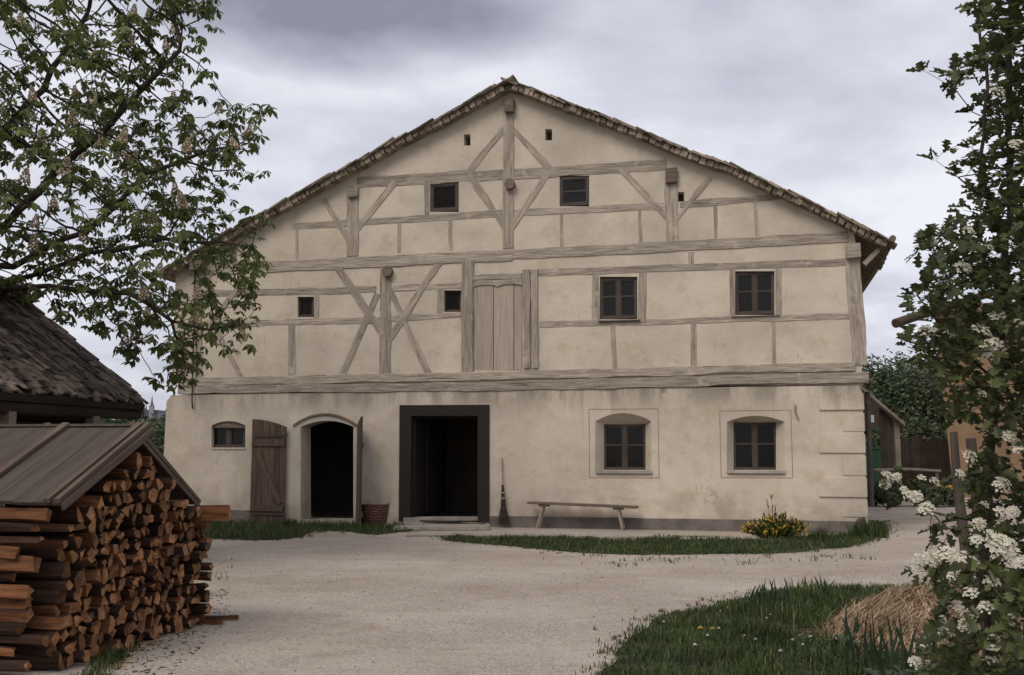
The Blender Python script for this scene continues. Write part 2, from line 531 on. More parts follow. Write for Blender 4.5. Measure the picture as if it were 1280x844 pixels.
mixed_grass(M_GRASS)
M_SWORD = mat('sword_leaf', (0.042, 0.068, 0.034), 0.5, 0.25, 3, 3, isl=0.3, sss=0.2, spec=0.3)
M_SOIL = mat('turf_soil', (0.038, 0.042, 0.022), 1.0, 0.4, 5, 6, bump=0.8, bscale=20)
M_STRAW = mat('dry_straw', (0.30, 0.195, 0.115), 0.85, 0.3, 4, 4, isl=0.5, col2=(0.42, 0.30, 0.19))
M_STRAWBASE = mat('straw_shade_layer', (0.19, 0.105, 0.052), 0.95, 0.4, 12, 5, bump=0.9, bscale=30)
M_OCHRE = mat('ochre_render', (0.25, 0.165, 0.098), 0.95, 0.2, 0.8, 6, bump=0.4, bscale=8)
M_FAROOF = mat('brown_roof_tiles', (0.095, 0.055, 0.042), 0.9, 0.4, 4, 6, bump=0.6, bscale=10)
M_FENCE = mat('dark_fence_boards', (0.047, 0.036, 0.029), 0.9, 0.35, 2, 6, bump=0.4, bscale=6, isl=0.3)
M_RAIL = mat('grey_rail_pole', (0.22, 0.18, 0.14), 0.9, 0.3, 3, 6)
M_LEAF_FAR = mat('hazy_far_leaf', (0.088, 0.112, 0.06), 0.7, 0.3, 0.5, 3, isl=0.45, sss=0.2)  # leaf green paled to paint the haze over the far trees
M_LEAF_FAR2 = mat('hazy_far_leaf_brownish', (0.105, 0.112, 0.068), 0.7, 0.3, 0.5, 3, isl=0.45, sss=0.2)  # olive version, haze likewise painted into the leaf colour
M_CHURCH = mat('hazy_church_stone', (0.30, 0.28, 0.31), 0.9, 0.1, 0.2)  # stone greyed: distance haze painted into the colour, no air built
M_CHURCHR = mat('hazy_church_roof', (0.14, 0.13, 0.17), 0.9, 0.1, 0.2)  # roof colour greyed the same way for distance haze
M_WICKER = mat('brown_wicker', (0.13, 0.066, 0.048), 0.7, 0.35, 20, 4, isl=0.3, bump=0.3)
M_BENCH = mat('bench_wood', (0.15, 0.118, 0.092), 0.85, 0.35, 2.5, 7, bump=0.5, bscale=5, stretch=GRAIN)
M_LEG = mat('pale_bench_leg', (0.30, 0.245, 0.19), 0.9, 0.3, 3, 6, stretch=(10, 10, 1))
M_TWIG = mat('broom_twigs', (0.06, 0.042, 0.034), 0.9, 0.4, 10, 4, isl=0.35)
M_YELLOW = mat('yellow_petal', (0.52, 0.36, 0.05), 0.7, 0.15, 10, isl=0.3)
M_ORANGE = mat('orange_petal', (0.42, 0.20, 0.045), 0.7, 0.15, 10, isl=0.3)
M_LEAF_WF = mat('wallflower_leaf', (0.10, 0.115, 0.038), 0.7, 0.3, 4, isl=0.35, sss=0.2)
M_GREEN = mat('green_paint', (0.03, 0.085, 0.042), 0.5, 0.15, 3)
M_WHITE = mat('white_paint', (0.62, 0.62, 0.62), 0.6, 0.06, 3)
M_ROCK = mat('dark_stone', (0.07, 0.058, 0.052), 0.95, 0.35, 6, 6, bump=0.8, bscale=12)
M_CHIP = mat('wood_chips', (0.30, 0.19, 0.11), 0.9, 0.3, 8, isl=0.45)
M_PEBBLE = mat('pebbles', (0.33, 0.29, 0.245), 0.95, 0.2, 8, isl=0.4)


def gravel_mat():
    m = bpy.data.materials.new('pale_gravel')
    m.use_nodes = True
    nt = m.node_tree; N, L = nt.nodes, nt.links
    p = N['Principled BSDF']
    p.inputs['Roughness'].default_value = 0.95
    p.inputs['Specular IOR Level'].default_value = 0.1
    tc = N.new('ShaderNodeTexCoord'); vec = tc.outputs['Object']

    def nz(sc, det, st=None):
        v = vec
        if st:
            mp = N.new('ShaderNodeMapping'); mp.inputs['Scale'].default_value = st
            L.new(vec, mp.inputs[0]); v = mp.outputs[0]
        n = N.new('ShaderNodeTexNoise'); n.inputs['Scale'].default_value = sc
        n.inputs['Detail'].default_value = det; n.inputs['Roughness'].default_value = 0.65
        L.new(v, n.inputs['Vector']); return n.outputs[0]

    def mix(a, b, f, mode='MIX'):
        mx = N.new('ShaderNodeMix'); mx.data_type = 'RGBA'; mx.blend_type = mode
        for i, x in ((6, a), (7, b)):
            if isinstance(x, tuple): mx.inputs[i].default_value = (*x, 1)
            else: L.new(x, mx.inputs[i])
        if isinstance(f, float): mx.inputs[0].default_value = f
        else: L.new(f, mx.inputs[0])
        return mx.outputs[2]

    def rng(x, a, b, lo=0.0, hi=1.0):
        mr = N.new('ShaderNodeMapRange')
        for i, vv in zip(range(1, 5), (a, b, lo, hi)): mr.inputs[i].default_value = vv
        L.new(x, mr.inputs[0]); return mr.outputs[0]
    cur = mix((0.325, 0.27, 0.22), (0.44, 0.378, 0.32), rng(nz(0.35, 7), 0.33, 0.67))
    cur = mix(cur, (0.24, 0.195, 0.15), rng(nz(0.9, 8, (1, 1.4, 1)), 0.54, 0.76, 0, 0.55))
    vo = N.new('ShaderNodeTexVoronoi'); vo.inputs['Scale'].default_value = 55
    L.new(vec, vo.inputs['Vector'])
    bw = N.new('ShaderNodeRGBToBW'); L.new(vo.outputs['Color'], bw.inputs[0])
    cb = N.new('ShaderNodeCombineColor')
    rr = rng(bw.outputs[0], 0.2, 0.85, 0.70, 1.26)
    for i in range(3): L.new(rr, cb.inputs[i])
    cur = mix(cur, cb.outputs[0], 0.8, 'MULTIPLY')
    cur = mix(cur, (0.13, 0.10, 0.075), rng(nz(30, 3), 0.72, 0.78, 0, 0.3))
    cur = mix(cur, (0.49, 0.425, 0.36), rng(nz(0.45, 6, (0.6, 1.0, 1)), 0.48, 0.66, 0, 0.6))
    cur = mix(cur, (0.235, 0.185, 0.14), rng(nz(0.22, 6), 0.56, 0.70, 0, 0.5))
    cur = mix(cur, (0.20, 0.165, 0.12), rng(nz(2.6, 8, (0.6, 1.4, 1)), 0.57, 0.76, 0, 0.6))
    L.new(cur, p.inputs['Base Color'])
    b1 = N.new('ShaderNodeBump'); b1.inputs['Strength'].default_value = 0.8; b1.inputs['Distance'].default_value = 0.012
    L.new(vo.outputs['Distance'], b1.inputs['Height']); b1.invert = True
    b2 = N.new('ShaderNodeBump'); b2.inputs['Strength'].default_value = 0.5; b2.inputs['Distance'].default_value = 0.04
    L.new(nz(4, 6), b2.inputs['Height']); L.new(b1.outputs[0], b2.inputs['Normal'])
    L.new(b2.outputs[0], p.inputs['Normal'])
    return m


M_GRAVEL = gravel_mat()
M_MEADOW = mat('meadow', (0.05, 0.07, 0.025), 1.0, 0.4, 0.3, 6)

# ------------------------------------------------------------------ ground
def sheet(name, poly, z, m, kind='structure'):
    mb = MB()
    tri = tessellate_polygon([[Vector((x, y, 0)) for x, y in poly]])
    mb.add([(x, y, z) for x, y in poly], [tuple(t) for t in tri])
    o = mb.build(name, m)
    for p in o.data.polygons:
        if p.normal.z < 0: p.flip()
    return tag(o, kind=kind)


def wavy(poly, step=0.25, amp=0.06, seed=0.0):
    out = []
    n = len(poly)
    for i in range(n):
        a, b = Vector((*poly[i][:2], 0)), Vector((*poly[(i + 1) % n][:2], 0))
        k = max(1, int((b - a).length / step))
        nr = Vector((-(b - a).y, (b - a).x, 0))
        if nr.length: nr.normalize()
        for j in range(k):
            p = a + (b - a) * (j / k)
            p += nr * (mnoise.noise(Vector((p.x * 1.7 + seed, p.y * 1.7, seed))) * amp * 1.6
                       + mnoise.noise(Vector((p.x * 5.7 + seed, p.y * 5.7, 3.0 + seed))) * amp)
            out.append((p.x, p.y))
    return out


sheet('ground', [(900 * math.cos(a * math.pi / 24), 900 * math.sin(a * math.pi / 24)) for a in range(48)], -0.008, M_MEADOW)
sheet('gravel_yard', wavy([(-9, -6), (9, -6), (12, 10), (13.0, 22), (19, 40), (23, 55), (14, 55), (10, 40), (8, 30), (-12, 30), (-14, 18), (-9, 8)], 0.6, 0.25, 2.0), 0.0, M_GRAVEL)


def inside(poly, x, y):
    c = False
    j = len(poly) - 1
    for i in range(len(poly)):
        xi, yi = poly[i][:2]; xj, yj = poly[j][:2]
        if (yi > y) != (yj > y) and x < (xj - xi) * (y - yi) / (yj - yi) + xi: c = not c
        j = i
    return c


def edge_dist(poly, x, y):
    best = 1e9
    n = len(poly)
    for i in range(n):
        ax, ay = poly[i][:2]; bx, by = poly[(i + 1) % n][:2]
        dx, dy = bx - ax, by - ay
        t = max(0, min(1, ((x - ax) * dx + (y - ay) * dy) / (dx * dx + dy * dy + 1e-12)))
        best = min(best, math.hypot(ax + t * dx - x, ay + t * dy - y))
    return best


def blade(mb, x, y, z, h, w, an, lean, mi=0):
    dx, dy = math.cos(an), math.sin(an)
    lx, ly = -dy, dx
    bx, by = x + lx * lean * h * 0.35, y + ly * lean * h * 0.35
    tx, ty = x + lx * lean * h, y + ly * lean * h
    mb.add([(x - dx * w, y - dy * w, z), (x + dx * w, y + dy * w, z),
            (bx + dx * w * 0.8, by + dy * w * 0.8, z + h * 0.6), (bx - dx * w * 0.8, by - dy * w * 0.8, z + h * 0.6),
            (tx, ty, z + h * (1 - 0.25 * lean))], [(0, 1, 2, 3), (3, 2, 4)], mi)


def grass(name, poly, n, h0, h1, z=0.004, wid=0.004, clump=0.5, edge=0.15):
    xs = [p[0] for p in poly]; ys = [p[1] for p in poly]
    x0, x1, y0, y1 = min(xs), max(xs), min(ys), max(ys)
    mb = MB(); k = 0; tries = 0
    while k < n and tries < n * 12:
        tries += 1
        x, y = R.uniform(x0, x1), R.uniform(y0, y1)
        if not inside(poly, x, y): continue
        nv = mnoise.noise(Vector((x * 2.1, y * 2.1, 1.3))) + 0.6 * mnoise.noise(Vector((x * 6, y * 6, 4.0)))
        if R.random() < clump * (0.5 - nv): continue
        d = edge_dist(poly, x, y) if edge else 1
        hh = R.uniform(h0, h1) * (1 + 0.55 * nv) * min(1.0, 0.35 + d / max(edge, 1e-3) * 0.65)
        blade(mb, x, y, z, max(0.015, hh), wid * R.uniform(0.7, 1.4), R.uniform(0, 6.28), R.uniform(0.05, 0.9))
        k += 1
    return tag(mb.build(name, M_GRASS, recalc=False), kind='stuff')


def gpoly(pts): return [ground_at(x, y)[:2] for x, y in pts]


# grass island front right
P_FRONT = gpoly([(735, 880), (765, 832), (778, 806), (806, 786), (840, 769), (892, 758), (940, 746), (985, 738), (1040, 736), (1085, 735), (1180, 731), (1420, 733), (1700, 860), (1500, 1010), (900, 1010)])
P_FRONT = wavy(P_FRONT, 0.2, 0.07, 5.0)
sheet('turf_base', P_FRONT, 0.004, M_SOIL)
grass('grass', P_FRONT, 42000, 0.03, 0.095, wid=0.004, clump=0.7)
P_FRONT_IN = gpoly([(900, 768), (1000, 745), (1100, 742), (1100, 790), (1030, 850), (930, 850)])
grass('grass', wavy(P_FRONT_IN, 0.3, 0.1, 1.0), 1500, 0.08, 0.2, wid=0.005, clump=1.6, edge=0)
# strip along the house front
P_STRIP = wavy(gpoly([(556, 676), (566, 670), (612, 673), (700, 672), (770, 676), (830, 672), (950, 676), (1060, 668), (1078, 662), (1096, 652), (1108, 662), (1092, 676), (1060, 684), (985, 691), (900, 693), (800, 694), (720, 691), (640, 683)]), 0.25, 0.07, 9.0)
sheet('turf_base', P_STRIP, 0.004, M_SOIL)
grass('grass', P_STRIP, 9500, 0.03, 0.10, wid=0.006, edge=0.12)
P_LEFT = wavy(gpoly([(262, 640), (310, 650), (372, 655), (440, 651), (500, 652), (512, 664), (470, 669), (430, 664), (392, 664), (378, 672), (330, 676), (270, 674), (235, 668), (230, 645)]), 0.25, 0.07, 13.0)
sheet('turf_base', P_LEFT, 0.004, M_SOIL)
grass('grass', P_LEFT, 6500, 0.04, 0.15, wid=0.006, edge=0.12)
P_PILE = wavy(gpoly([(95, 846), (130, 815), (165, 800), (178, 812), (150, 835), (120, 870), (60, 900), (40, 880)]), 0.2, 0.05, 17.0)
grass('grass', P_PILE, 1300, 0.04, 0.11, wid=0.004, edge=0.1)



def fringe(poly, n, reach, h0, h1):
    mb = MB(); m = len(poly)
    for i in range(n):
        k = R.randrange(m)
        a, b = poly[k], poly[(k + 1) % m]; t = R.random()
        r = abs(R.gauss(0, reach)); an = R.uniform(0, 6.28)
        x, y = a[0] + (b[0] - a[0]) * t + math.cos(an) * r, a[1] + (b[1] - a[1]) * t + math.sin(an) * r
        if y < 4.5: continue
        for q in range(R.choice((2, 4, 7))):
            blade(mb, x + R.gauss(0, 0.02), y + R.gauss(0, 0.02), 0, R.uniform(h0, h1), 0.004, R.uniform(0, 6.28), R.uniform(0.2, 1.1))
    return tag(mb.build('grass', M_GRASS, recalc=False), kind='stuff')


fringe(P_FRONT, 1500, 0.16, 0.02, 0.06)
fringe(P_STRIP, 1500, 0.16, 0.02, 0.07)
fringe(P_LEFT, 1100, 0.16, 0.02, 0.08)
# weeds here and there on the gravel near the strip and the woodpile
P_WEED = gpoly([(640, 690), (900, 697), (1060, 690), (1110, 700), (800, 712), (640, 700)])
grass('grass', P_WEED, 260, 0.02, 0.06, wid=0.006, clump=2.6, edge=0)
P_WEED2 = gpoly([(130, 850), (180, 790), (260, 700), (300, 700), (240, 800), (170, 850)])
grass('grass', P_WEED2, 200, 0.02, 0.06, wid=0.004, clump=2.6, edge=0)


def scatter_bits(name, poly, n, m, lo, hi, flat=0.5, long=1.0):
    xs = [p[0] for p in poly]; ys = [p[1] for p in poly]
    mb = MB(); k = 0
    while k < n:
        x, y = R.uniform(min(xs), max(xs)), R.uniform(min(ys), max(ys))
        if not inside(poly, x, y): continue
        s = R.uniform(lo, hi) * R.uniform(0.5, 1)
        rm = Matrix.Rotation(R.uniform(0, 6.28), 3, 'Z') @ Matrix.Rotation(R.uniform(-0.3, 0.3), 3, 'X')
        mb.box((x, y, s * flat * 0.35), (s * long * R.uniform(0.7, 1.4), s, s * flat), rm, 0, s * 0.18)
        k += 1
    return tag(mb.build(name, m, recalc=False), kind='stuff')


scatter_bits('pebbles', gpoly([(150, 900), (265, 690), (560, 690), (1130, 700), (1130, 735), (900, 750), (780, 790), (735, 900)]), 1500, M_PEBBLE, 0.006, 0.02, 0.6)
scatter_bits('wood_chips', gpoly([(40, 900), (110, 838), (170, 796), (250, 745), (285, 735), (290, 770), (230, 830), (150, 900)]), 700, M_TWIG, 0.006, 0.018, 0.35, 2.4)
scatter_bits('wood_chips', gpoly([(130, 812), (200, 775), (248, 766), (252, 782), (190, 806), (150, 840)]), 330, M_CHIP, 0.01, 0.032, 0.3, 2.6)

# ------------------------------------------------------------------ the farmhouse
house = thing('farmhouse', 'large half-timbered farmhouse with cream plaster gable and stone slab roof', 'farmhouse', HO, -HTH)
YL, YU, YT = -0.06, 0.0, -0.011        # front of masonry, of upper plaster, of timbers
DEPTH = 14.0


def rect(x0, y0, x1, y1, off=0.0):
    a, b, c, d = H(x0, y1, off), H(x1, y1, off), H(x1, y0, off), H(x0, y0, off)
    return [a, b, c, d]


def arch(x0, y0, x1, y1, ytop, off=0.0, n=9):
    """opening with a segmental head: y0 springing, ytop crown (pixels)"""
    pts = [H(x0, y1, off), H(x1, y1, off)]
    for i in range(n + 1):
        t = i / n
        x = x1 + (x0 - x1) * t
        s = 2 * t - 1
        pts.append(H(x, y0 + (ytop - y0) * (1 - s * s), off))
    return pts


def splay(front, target, y_target, y_back=0.45):
    return (front, target)


def flat_like(x0, y0, x1, y1, off, n=9):
    pts = [H(x0, y1, off), H(x1, y1, off)]
    for i in range(n + 1): pts.append(H(x1 + (x0 - x1) * i / n, y0, off))
    return pts


# roof line (photo pixels): top edge of the slabs
ROOF_L = [(634, 99), (560, 139), (500, 169), (400, 224), (330, 263), (262, 301), (203, 336)]
ROOF_R = [(634, 99), (660, 107), (700, 123), (750, 141), (800, 160), (845, 180), (911, 203), (959, 225), (1023, 254), (1066, 275), (1111, 297)]
YR = -0.30
roofL = [H(x, y, YR) for x, y in ROOF_L]
roofR = [H(x, y, YR) for x, y in ROOF_R]
TH_ROOF = 0.30

# upper gable wall with its openings
wl = []
wl.append(H(214, 482)); wl.append(H(1078, 482))
wl.append(H(1073, 322))
wl += [(H(x, y)[0], z - 0.12) for (x, y), (_, z) in list(zip(ROOF_R, roofR))[::-1] if x < 1070]
wl += [(H(x, y)[0], z - 0.12) for (x, y), (_, z) in list(zip(ROOF_L, roofL))[1:] if x > 240]
wl.append(H(220, 336))
UPH = [rect(749.7, 346, 796.6, 399.4), rect(919, 339, 968, 394), rect(372, 371, 392.5, 396.5), rect(555, 363, 577, 390),
       rect(537.5, 227.5, 573.5, 265), rect(699.5, 219.5, 736.5, 258), rect(580, 168, 588, 182), rect(681.5, 161.5, 690, 175.5),
       rect(847.5, 240, 855, 252), rect(591, 350, 653, 463)]
mb = MB(); mb.holed(wl, UPH, YU, 0.30)
mb.build('gable_wall', M_PL_UP, house)

# ground floor masonry
uL, uR = H(206, 520, YL)[0], H(1081, 560, YL)[0]
zs = H(640, 486, YL)[1]
lw = [(uL - 0.02, -0.3), (uR + 0.02, -0.3), (uR, 0.8), (uR - 0.015, H(1080, 490, YL)[1]), (H(1074, 482, YL)), (H(640, 487, YL)), (H(214, 494, YL)), (uL + 0.03, H(205, 502, YL)[1]), (uL, 1.0)]
LOH = [arch(264.5, 532, 306.6, 559.5, 526.5, YL),
       arch(376.5, 533, 441.7, 655, 525.5, YL),
       rect(506, 512, 606, 655, YL),
       splay(arch(744, 526.5, 814, 591, 516.5, YL), flat_like(755, 530.5, 807, 587.5, 0.17), 0.17),
       splay(arch(908.6, 527.5, 981, 592.5, 519.8, YL), flat_like(917, 528, 970, 587.5, 0.17), 0.17),
       rect(826, 484.5, 834, 491.5, YL)]
mb = MB(); mb.holed(lw, LOH, YL, 0.168)
mb.holed(lw, [h[1] if isinstance(h, tuple) else h for h in LOH], 0.171, 0.45)
mb.build('ground_floor_wall', M_PL_LOW, house)

# the other walls, floors and back, so the house is closed and dark inside
mb = MB()
uA, uB = H(218, 480)[0], H(1076, 480)[0]
ztop = H(1060, 320)[1]
mb.span(uL + 0.02, uL + 0.45, 0.455, DEPTH, -0.3, zs)
mb.span(uR - 0.45, uR - 0.02, 0.455, DEPTH, -0.3, zs)
mb.span(uA, uA + 0.3, 0.305, DEPTH, zs + 0.01, ztop - 0.1)
mb.span(uB - 0.3, uB - 0.03, 0.305, DEPTH, zs + 0.01, ztop - 0.1)
mb.span(uL + 0.46, uR - 0.46, DEPTH - 0.4, DEPTH, -0.3, zs)
mb.prism([(p[0], p[1]) for p in wl], DEPTH - 0.5, DEPTH - 0.1)
mb.build('side_wall', M_PL_LOW, house)
mb = MB()
mb.span(uL + 0.46, uR - 0.46, 0.46, DEPTH - 0.41, -0.06, -0.02)
mb.span(uL + 0.46, uR - 0.46, 0.46, DEPTH - 0.41, zs - 0.25, zs - 0.05)
mb.span(uL + 0.46, uR - 0.46, 5.0, 5.2, -0.015, zs - 0.26)
mb.build('interior_floor', M_INT, house)

# roof
def roof_side(pts, sgn):
    deck = MB()
    n = len(pts)
    for i in range(n - 1):
        (xa, za), (xb, zb) = pts[i], pts[i + 1]
        deck.prism([(xa, za - 0.07), (xb, zb - 0.07), (xb, zb - 0.19), (xa, za - 0.19)], -0.13, DEPTH + 0.2)
    # slab courses
    L = [0.0]
    for i in range(n - 1): L.append(L[-1] + math.hypot(pts[i + 1][0] - pts[i][0], pts[i + 1][1] - pts[i][1]))

    def along(s):
        s = max(0, min(L[-1] - 1e-6, s))
        for i in range(n - 1):
            if s <= L[i + 1]:
                t = (s - L[i]) / (L[i + 1] - L[i])
                return (pts[i][0] + (pts[i + 1][0] - pts[i][0]) * t, pts[i][1] + (pts[i + 1][1] - pts[i][1]) * t,
                        math.atan2(pts[i + 1][1] - pts[i][1], pts[i + 1][0] - pts[i][0]))
    sl = MB(); s = 0.05
    while s < L[-1] + 0.02:
        x, z, a = along(s)
        y = YR - R.uniform(-0.03, 0.07)
        while y < 2.2:
            w = R.uniform(0.24, 0.46)
            ln = R.uniform(0.40, 0.52); th = R.uniform(0.022, 0.04)
            tilt = a + sgn * -0.075 * -1 + R.uniform(-0.035, 0.035)
            rm = Matrix.Rotation(-tilt, 3, 'Y') @ Matrix.Rotation(R.uniform(-0.03, 0.03), 3, 'X')
            sl.box((x, y + w / 2, z - 0.035 + R.uniform(-0.025, 0.025)), (ln, w - 0.012, th), rm, 0, 0.009)
            y += w
        w = DEPTH + 0.3 - y
        rm = Matrix.Rotation(-(a + sgn * 0.075), 3, 'Y')
        sl.box((x, y + w / 2, z - 0.035), (0.46, w, 0.04), rm, 0)
        s += R.uniform(0.12, 0.155)
    # row of small bedded stones under the overhang
    vg = MB(); s = 0.1
    while s < L[-1] - 0.15:
        w = R.uniform(0.09, 0.18)
        x, z, a = along(s + w / 2)
        rm = Matrix.Rotation(-a + R.uniform(-0.05, 0.05), 3, 'Y')
        vg.box((x, YR + 0.15 + R.uniform(-0.025, 0.02), z - 0.135 + R.uniform(-0.012, 0.012)), (w - 0.02, 0.22, R.uniform(0.10, 0.13)), rm, 0, 0.014)
        s += w
    return deck, sl, vg


roof = None
for pts, sg in ((roofL, 1), (roofR, -1)):
    dk, sl, vg = roof_side(pts, sg)
    if roof is None:
        roof = dk.build('roof', M_STONE, house)
    else:
        dk.build('roof', M_STONE, house)
    sl.build('roof_slabs', M_STONE, roof, recalc=False)
    vg.build('verge_stones', M_VERGE, roof, recalc=False)
mb = MB()
for k in range(8):
    mb.box((roofL[0][0] + R.uniform(-0.03, 0.03), YR + 0.14 + k * 0.36, roofL[0][1] - 0.02), (0.22, 0.35, 0.045), None, 0, 0.02)
mb.span(roofL[0][0] - 0.15, roofL[0][0] + 0.15, YR + 3.0, DEPTH + 0.2, roofL[0][1] - 0.05, roofL[0][1] - 0.01)
mb.build('ridge_slabs', M_STONE, roof, recalc=False)
# gutter at the right eave, seen end on, and the struts below both eaves
g0 = H(1116, 298, YR - 0.1)
mb = MB(); mb.tube([(g0[0], YR - 0.10, g0[1]), (g0[0] + 0.02, DEPTH, g0[1])], 0.065, 10)
mb.build('gutter', M_TIMBER_D, house, smooth=False)


def beam(name, a, b, wpx, off=YT, depth=0.12, m=None, ends=0.0):
    """one timber between two photo points on the facade; wavy hand-hewn edges"""
    (ua, za), (ub, zb) = H(a[0], a[1], off), H(b[0], b[1], off)
    d = Vector((ub - ua, 0, zb - za)); ln = d.length
    ang = math.atan2(zb - za, ub - ua)
    mx, my = (a[0] + b[0]) / 2, (a[1] + b[1]) / 2
    w = wpx * (H(mx + 10, my, off)[0] - H(mx, my, off)[0]) / 10
    n = max(4, int(ln / 0.11))
    sd_ = R.uniform(0, 99)
    v, f = [], []
    for i in range(n + 1):
        t = i / n
        x = ln * t - ln / 2
        k1 = mnoise.noise(Vector((x * 1.3, sd_, 0))) * 0.024 + mnoise.noise(Vector((x * 5, sd_, 1))) * 0.012
        k2 = mnoise.noise(Vector((x * 1.3, sd_, 5))) * 0.024 + mnoise.noise(Vector((x * 5, sd_, 7))) * 0.012
        yo = mnoise.noise(Vector((x * 1.1, sd_, 9))) * 0.006
        cz = mnoise.noise(Vector((x * 0.5, sd_, 12))) * 0.02 * min(1, ln / 3) * (1 - (2 * t - 1) ** 2)
        lo, hi = -w / 2 + k1 + cz, w / 2 + k2 + cz
        ch = 0.008
        v += [(x, ch + yo, lo), (x, yo, lo + ch), (x, yo, hi - ch), (x, ch + yo, hi), (x, depth, hi), (x, depth, lo)]
    for i in range(n):
        for k in range(6):
            k2 = (k + 1) % 6
            f.append((i * 6 + k, i * 6 + k2, i * 6 + 6 + k2, i * 6 + 6 + k))
    f.append(tuple(range(6))); f.append(tuple(n * 6 + k for k in range(5, -1, -1)))
    mb = MB(); mb.add(v, f)
    o = mb.build(name, m or M_TIMBER, house)
    o.location = ((ua + ub) / 2, off + R.uniform(-0.003, 0.003), (za + zb) / 2)
    o.rotation_euler = (0, -ang, 0)
    return o


PO = YT - 0.010     # posts a little proud of the rails
BO = YT - 0.0065     # braces a little behind
# rails and sill beams, from the ridge down
beam('collar_beam', (446, 228), (640, 217.5), 14)
beam('collar_beam', (640, 217.5), (833, 206), 14, off=YT - 0.003)
beam('rail', (366, 283), (628, 266.5), 8.5)
beam('rail', (642, 266), (832, 257.5), 9)
beam('rail', (850, 256), (975, 246), 8.5)
beam('tie_beam', (236, 338), (640, 318.5), 13.5, off=YT - 0.012)
beam('tie_beam', (640, 318.5), (1060, 296), 13.5, off=YT - 0.009)
beam('rail', (256, 367.5), (470, 361.5), 8)
beam('rail', (489, 361), (577, 356), 8)
beam('rail', (672, 341), (1058, 327.5), 9.5)
beam('rail', (258, 404.5), (474, 400.5), 7.5)
beam('rail', (489, 398), (577, 393.5), 6.5)
beam('rail', (674, 406), (1066, 395), 8)
beam('sill_beam', (228, 477.5), (600, 470.5), 10, off=-0.055, depth=0.2)
beam('sill_beam', (600, 470.5), (1069, 457.5), 10.5, off=-0.058, depth=0.2)
beam('bressummer', (222, 487.5), (600, 483.5), 9.5, off=-0.085, depth=0.24)
beam('bressummer', (600, 483.5), (1086, 471), 12.5, off=-0.09, depth=0.24)
# posts
beam('post', (635.5, 124), (635, 310), 13.5, off=PO)
beam('post', (440.5, 236), (440.5, 320), 14, off=PO)
beam('post', (839, 212), (840, 307), 16, off=PO)
beam('post', (482, 334), (481, 467), 14, off=PO)
beam('corner_post', (1066, 322), (1075, 456), 19, off=PO - 0.006)
beam('corner_post', (247, 345), (248, 474), 9, off=PO)
beam('post', (584, 326), (584, 465), 14, off=-0.05, depth=0.2)
beam('post', (657.5, 337), (658.5, 460), 9, off=-0.058, depth=0.2)
beam('post', (667.5, 337), (669, 460), 8.5, off=-0.05, depth=0.2)
# purlin ends that stick out of the wall
def purlin(px, py, wpx, hpx, rnd=False, out=0.20, m=None):
    u, z = H(px, py, -out)
    k = H(px + 1, py, -out)[0] - u
    mb = MB()
    if rnd:
        mb.tube([(0, 0, 0), (0, out + 0.05, 0)], wpx * k / 2, 12, jit=0.05)
    else:
        mb.box((0, out / 2 + 0.02, 0), (wpx * k, out + 0.04, hpx * k), None, 0, 0.012)
    o = mb.build('purlin_end', m or M_TIMBER_D, house, bevel=0.0 if rnd else 0.01)
    o.location = (u, -out, z)


purlin(635.8, 131, 11, 17, out=0.16)
purlin(636.5, 229.5, 13, 13, True, out=0.14)
purlin(440.5, 240, 12.5, 12, out=0.10, m=M_TIMBER)
purlin(839, 219, 14, 19, out=0.12)
purlin(1067, 313, 19, 19, out=0.16, m=M_TIMBER)
purlin(483, 339, 13, 14, True, out=0.13)
purlin(244, 329, 16, 15, out=0.24)
# braces
for a, b, w in [((630, 160), (584, 217), 6.5), ((640, 160), (687, 211), 6.5), ((586, 217), (631, 284), 7), ((685, 215), (638, 286), 7),
                ((405, 249), (439, 306), 6), ((494, 227), (445, 287), 6.5), ((776, 210), (839, 277), 6.5), ((888, 222), (843, 276), 6),
                ((415, 325), (478, 417), 7.5), ((552, 322), (483, 428), 7.5), ((472, 367), (425, 474), 7), ((488, 362), (536, 470), 6.5),
                ((309, 345), (263, 404), 5.5), ((265, 404), (303, 475), 5.5), ((1080, 330), (1098, 312), 6)]:
    beam('brace', a, b, w * 1.15, off=BO if w < 7.2 else BO - 0.007)
# studs
for a, b, w in [((499, 278), (499, 316), 5), ((563, 275), (563, 313), 5), ((702, 264), (702, 310), 4.5), ((800, 262), (800, 306), 4.5),
                ((894, 258), (895, 302), 5), ((944, 252), (946, 299), 4.5), ((371, 285), (371, 324), 4.5), ((864, 315), (864, 331), 7),
                ((766, 405), (768, 461), 6), ((867, 402), (867.5, 459), 6.5), ((967, 400), (968, 456), 5.5), ((364.5, 405), (364.5, 473), 9),
                ((744.5, 340), (744.5, 404), 9), ((803, 338), (803, 402), 10), ((915.5, 334), (915.5, 398), 7.5), ((973, 332), (973, 396), 8.5),
                ((396, 364), (396, 402), 6.5), ((550.5, 358), (550.5, 396), 8), ((533.5, 226), (533.5, 268), 6.5)]:
    beam('stud', a, b, w, off=YT + 0.004)
beam('lintel', (591, 346.5), (652, 344.5), 7, off=-0.02)


